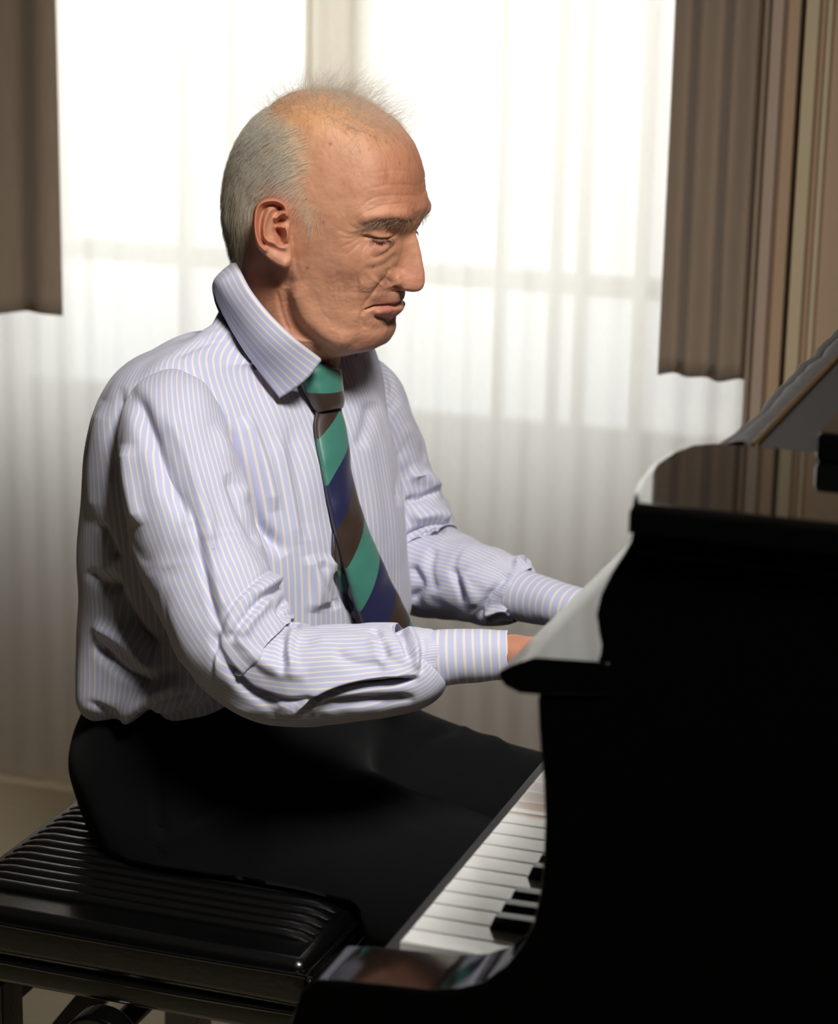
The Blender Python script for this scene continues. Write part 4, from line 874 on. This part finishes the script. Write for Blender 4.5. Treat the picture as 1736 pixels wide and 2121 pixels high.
def lay(root_idx, length, lift, wild, steps=6, dfun=dirs, seed=1):
    r_ = np.random.default_rng(seed); n_ = len(root_idx); p = flatV[root_idx] + r_.normal(0, .0006, (n_, 3)); nn_ = flatN[root_idx]; q = flatQ[root_idx].copy()
    out_ = [p - nn_ * .001]; dj = r_.normal(0, wild, n_)
    for j in range(1, steps):
        d2 = dfun(q); c_, s_ = np.cos(dj), np.sin(dj); d2 = np.stack([d2[:, 0] * c_ - d2[:, 1] * s_, d2[:, 0] * s_ + d2[:, 1] * c_], -1)
        d3 = np.stack([d2[:, 0], 0 * d2[:, 0], -d2[:, 1]], -1); d3 -= nn_ * (d3 * nn_).sum(1)[:, None]; d3 /= np.linalg.norm(d3, axis=1)[:, None] + 1e-9
        p = p + d3 * (length / (steps - 1))[:, None]
        for i_ in range(n_):
            co_, ix, ds_ = kd.find(p[i_]); p[i_] = p[i_] + flatN[ix * 2] * max(-.02, -float((p[i_] - np.array(co_)) @ flatN[ix * 2])); nn_[i_] = flatN[ix * 2]; q[i_] = flatQ[ix * 2]
        out_.append(p + nn_ * (.0008 + lift * (j / (steps - 1)) ** .9)[:, None])
    return np.stack(out_, 1)
area = np.linalg.norm(np.cross(np.roll(HV, -1, 1) - HV, np.gradient(HV, axis=0)), axis=-1)
dens = np.where(hmask, np.clip(bd / 60, .03, 1) ** np.where(QM[..., 0] > 560, 1.0, .3), 0) * np.clip(.75 + .8 * noise3(HV * 55), .1, 1.3); far_c = np.zeros_like(dens, bool); far_c[:, NH:] = True
pw = (area * dens * np.where(far_c, .5, 1.0)).ravel(); pw /= pw.sum()
NHAIR = 13000
ri = rng.choice(len(pw), NHAIR, p=pw); ln = rng.uniform(.012, .026, NHAIR); ln = np.where(flatQ[ri, 0] > 630, ln * .7, ln)
hl = lay(ri, ln, rng.uniform(.0008, .0045, NHAIR), .16)
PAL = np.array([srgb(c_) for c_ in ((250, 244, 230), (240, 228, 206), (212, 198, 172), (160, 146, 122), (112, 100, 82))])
dk = np.clip((535 - flatQ[ri, 0]) / 60, 0, 1) * .85 + np.clip((flatQ[ri, 1] - 430) / 150, 0, .3) * (flatQ[ri, 0] < 560); pick = np.clip((dk * 3.2 + rng.normal(.05, .65, NHAIR)), 0, 4).astype(int)  # darker at back and nape: greyer hair plus shading put into strand colour
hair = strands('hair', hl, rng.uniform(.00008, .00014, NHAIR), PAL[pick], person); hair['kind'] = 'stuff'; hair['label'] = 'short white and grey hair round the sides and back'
# loose wisps over the bare crown
top = ((flatN[:, 2] > .55) & (flatQ[:, 1] < 300) & (flatQ[:, 0] > 545) & (flatQ[:, 0] < 812) & (np.abs(flatV[:, 1] - YM) < .062)).astype(float) * area.ravel(); top *= np.exp(-((flatQ[:, 0] - 690) / 95) ** 2) + .25; top /= top.sum()
NT_ = 1900; ti = rng.choice(len(top), NT_, p=top); L0 = rng.uniform(.008, .036, NT_) * np.where(rng.random(NT_) < .12, 1.25, 1); p = flatV[ti]; n0 = flatN[ti]
lean = np.clip((flatQ[ti, 0] - 640) / 130, -1, 1); d = n0 * rng.uniform(.5, 1.1, NT_)[:, None] + np.stack([lean * .45 + rng.normal(0, .45, NT_), rng.normal(0, .4, NT_), rng.uniform(0, .4, NT_)], -1); d /= np.linalg.norm(d, axis=1)[:, None]
curl = rng.normal(0, .5, (NT_, 3)); out_ = []
for j in range(8):
    f_ = j / 7; out_.append(p + d * (L0 * f_)[:, None] + (curl + np.array([.35, 0, -.25])) * (L0 * f_ * f_ * .55)[:, None])
wl = np.stack(out_, 1); hw_ = strands('hair_wisps', wl, rng.uniform(.00005, .00009, NT_), PAL[np.zeros(NT_, int)], person); hw_['kind'] = 'stuff'
NL_ = 650; ti = rng.choice(len(top), NL_, p=top)
def topdir(q): return np.stack([np.full(len(q), .85), np.full(len(q), .35)], -1) / .919
lt = lay(ti, rng.uniform(.012, .035, NL_), rng.uniform(.0005, .004, NL_), 1.0, dfun=topdir, seed=5); hf_ = strands('hair_fine', lt, rng.uniform(.00005, .00009, NL_), PAL[rng.integers(0, 2, NL_)], person); hf_['kind'] = 'stuff'
# eyebrows and lashes, both sides
near_i = np.arange(len(flatV)).reshape(NR, HC)[:, :NH].ravel(); nq = flatQ[near_i]; fr_ = (flatN[near_i] * (flatV[near_i] - CC)).sum(1) < 0; near_i = near_i[fr_]; nq = nq[fr_]
def at_px(pts): return np.array([near_i[np.argmin(((nq - p_) ** 2).sum(1))] for p_ in pts])
NB = 190; bl = catmull([(742, 477), (765, 468), (790, 460), (815, 458), (838, 461), (856, 456)], 200); kk = rng.beta(1.6, 1.1, NB); pp = bl[(kk * 199).astype(int)] + rng.normal(0, 1, (NB, 2)) * np.array([3, 1])[None] * (1.5 + 3.2 * kk[:, None])
bi = at_px(pp)
def browdir(q): return np.tile(np.array([[-.92, -.38]]), (len(q), 1))
b1 = lay(bi, rng.uniform(.005, .013, NB), rng.uniform(.001, .005, NB), .45, dfun=browdir, seed=8)
bc = np.where(rng.random(NB)[:, None] < .6, np.array(srgb((214, 196, 172))), np.array(srgb((104, 80, 62))))
b2 = b1.copy(); b2[..., 1] = 2 * YM - b2[..., 1]
eb = strands('eyebrows', np.concatenate([b1, b2]), np.tile(rng.uniform(.00008, .00014, NB), 2), np.concatenate([bc, bc]), person); eb['kind'] = 'stuff'; eb['label'] = 'bushy grey eyebrows'
NLs = 90; kk = np.linspace(0, 1, NLs); ll = catmull([(768, 494), (779, 499), (790, 500.5), (802, 499), (812, 495)], NLs); li = at_px(ll)
def lashdir(q): return np.tile(np.array([[.12, .99]]), (len(q), 1))
l1 = lay(li, rng.uniform(.003, .006, NLs), rng.uniform(.0015, .0035, NLs), .35, dfun=lashdir, seed=9); l2 = l1.copy(); l2[..., 1] = 2 * YM - l2[..., 1]
la_ = strands('eyelashes', np.concatenate([l1, l2]), np.full(NLs * 2, .00011), np.tile(np.array(srgb((40, 30, 26))), (NLs * 2, 1)), person); la_['kind'] = 'stuff'
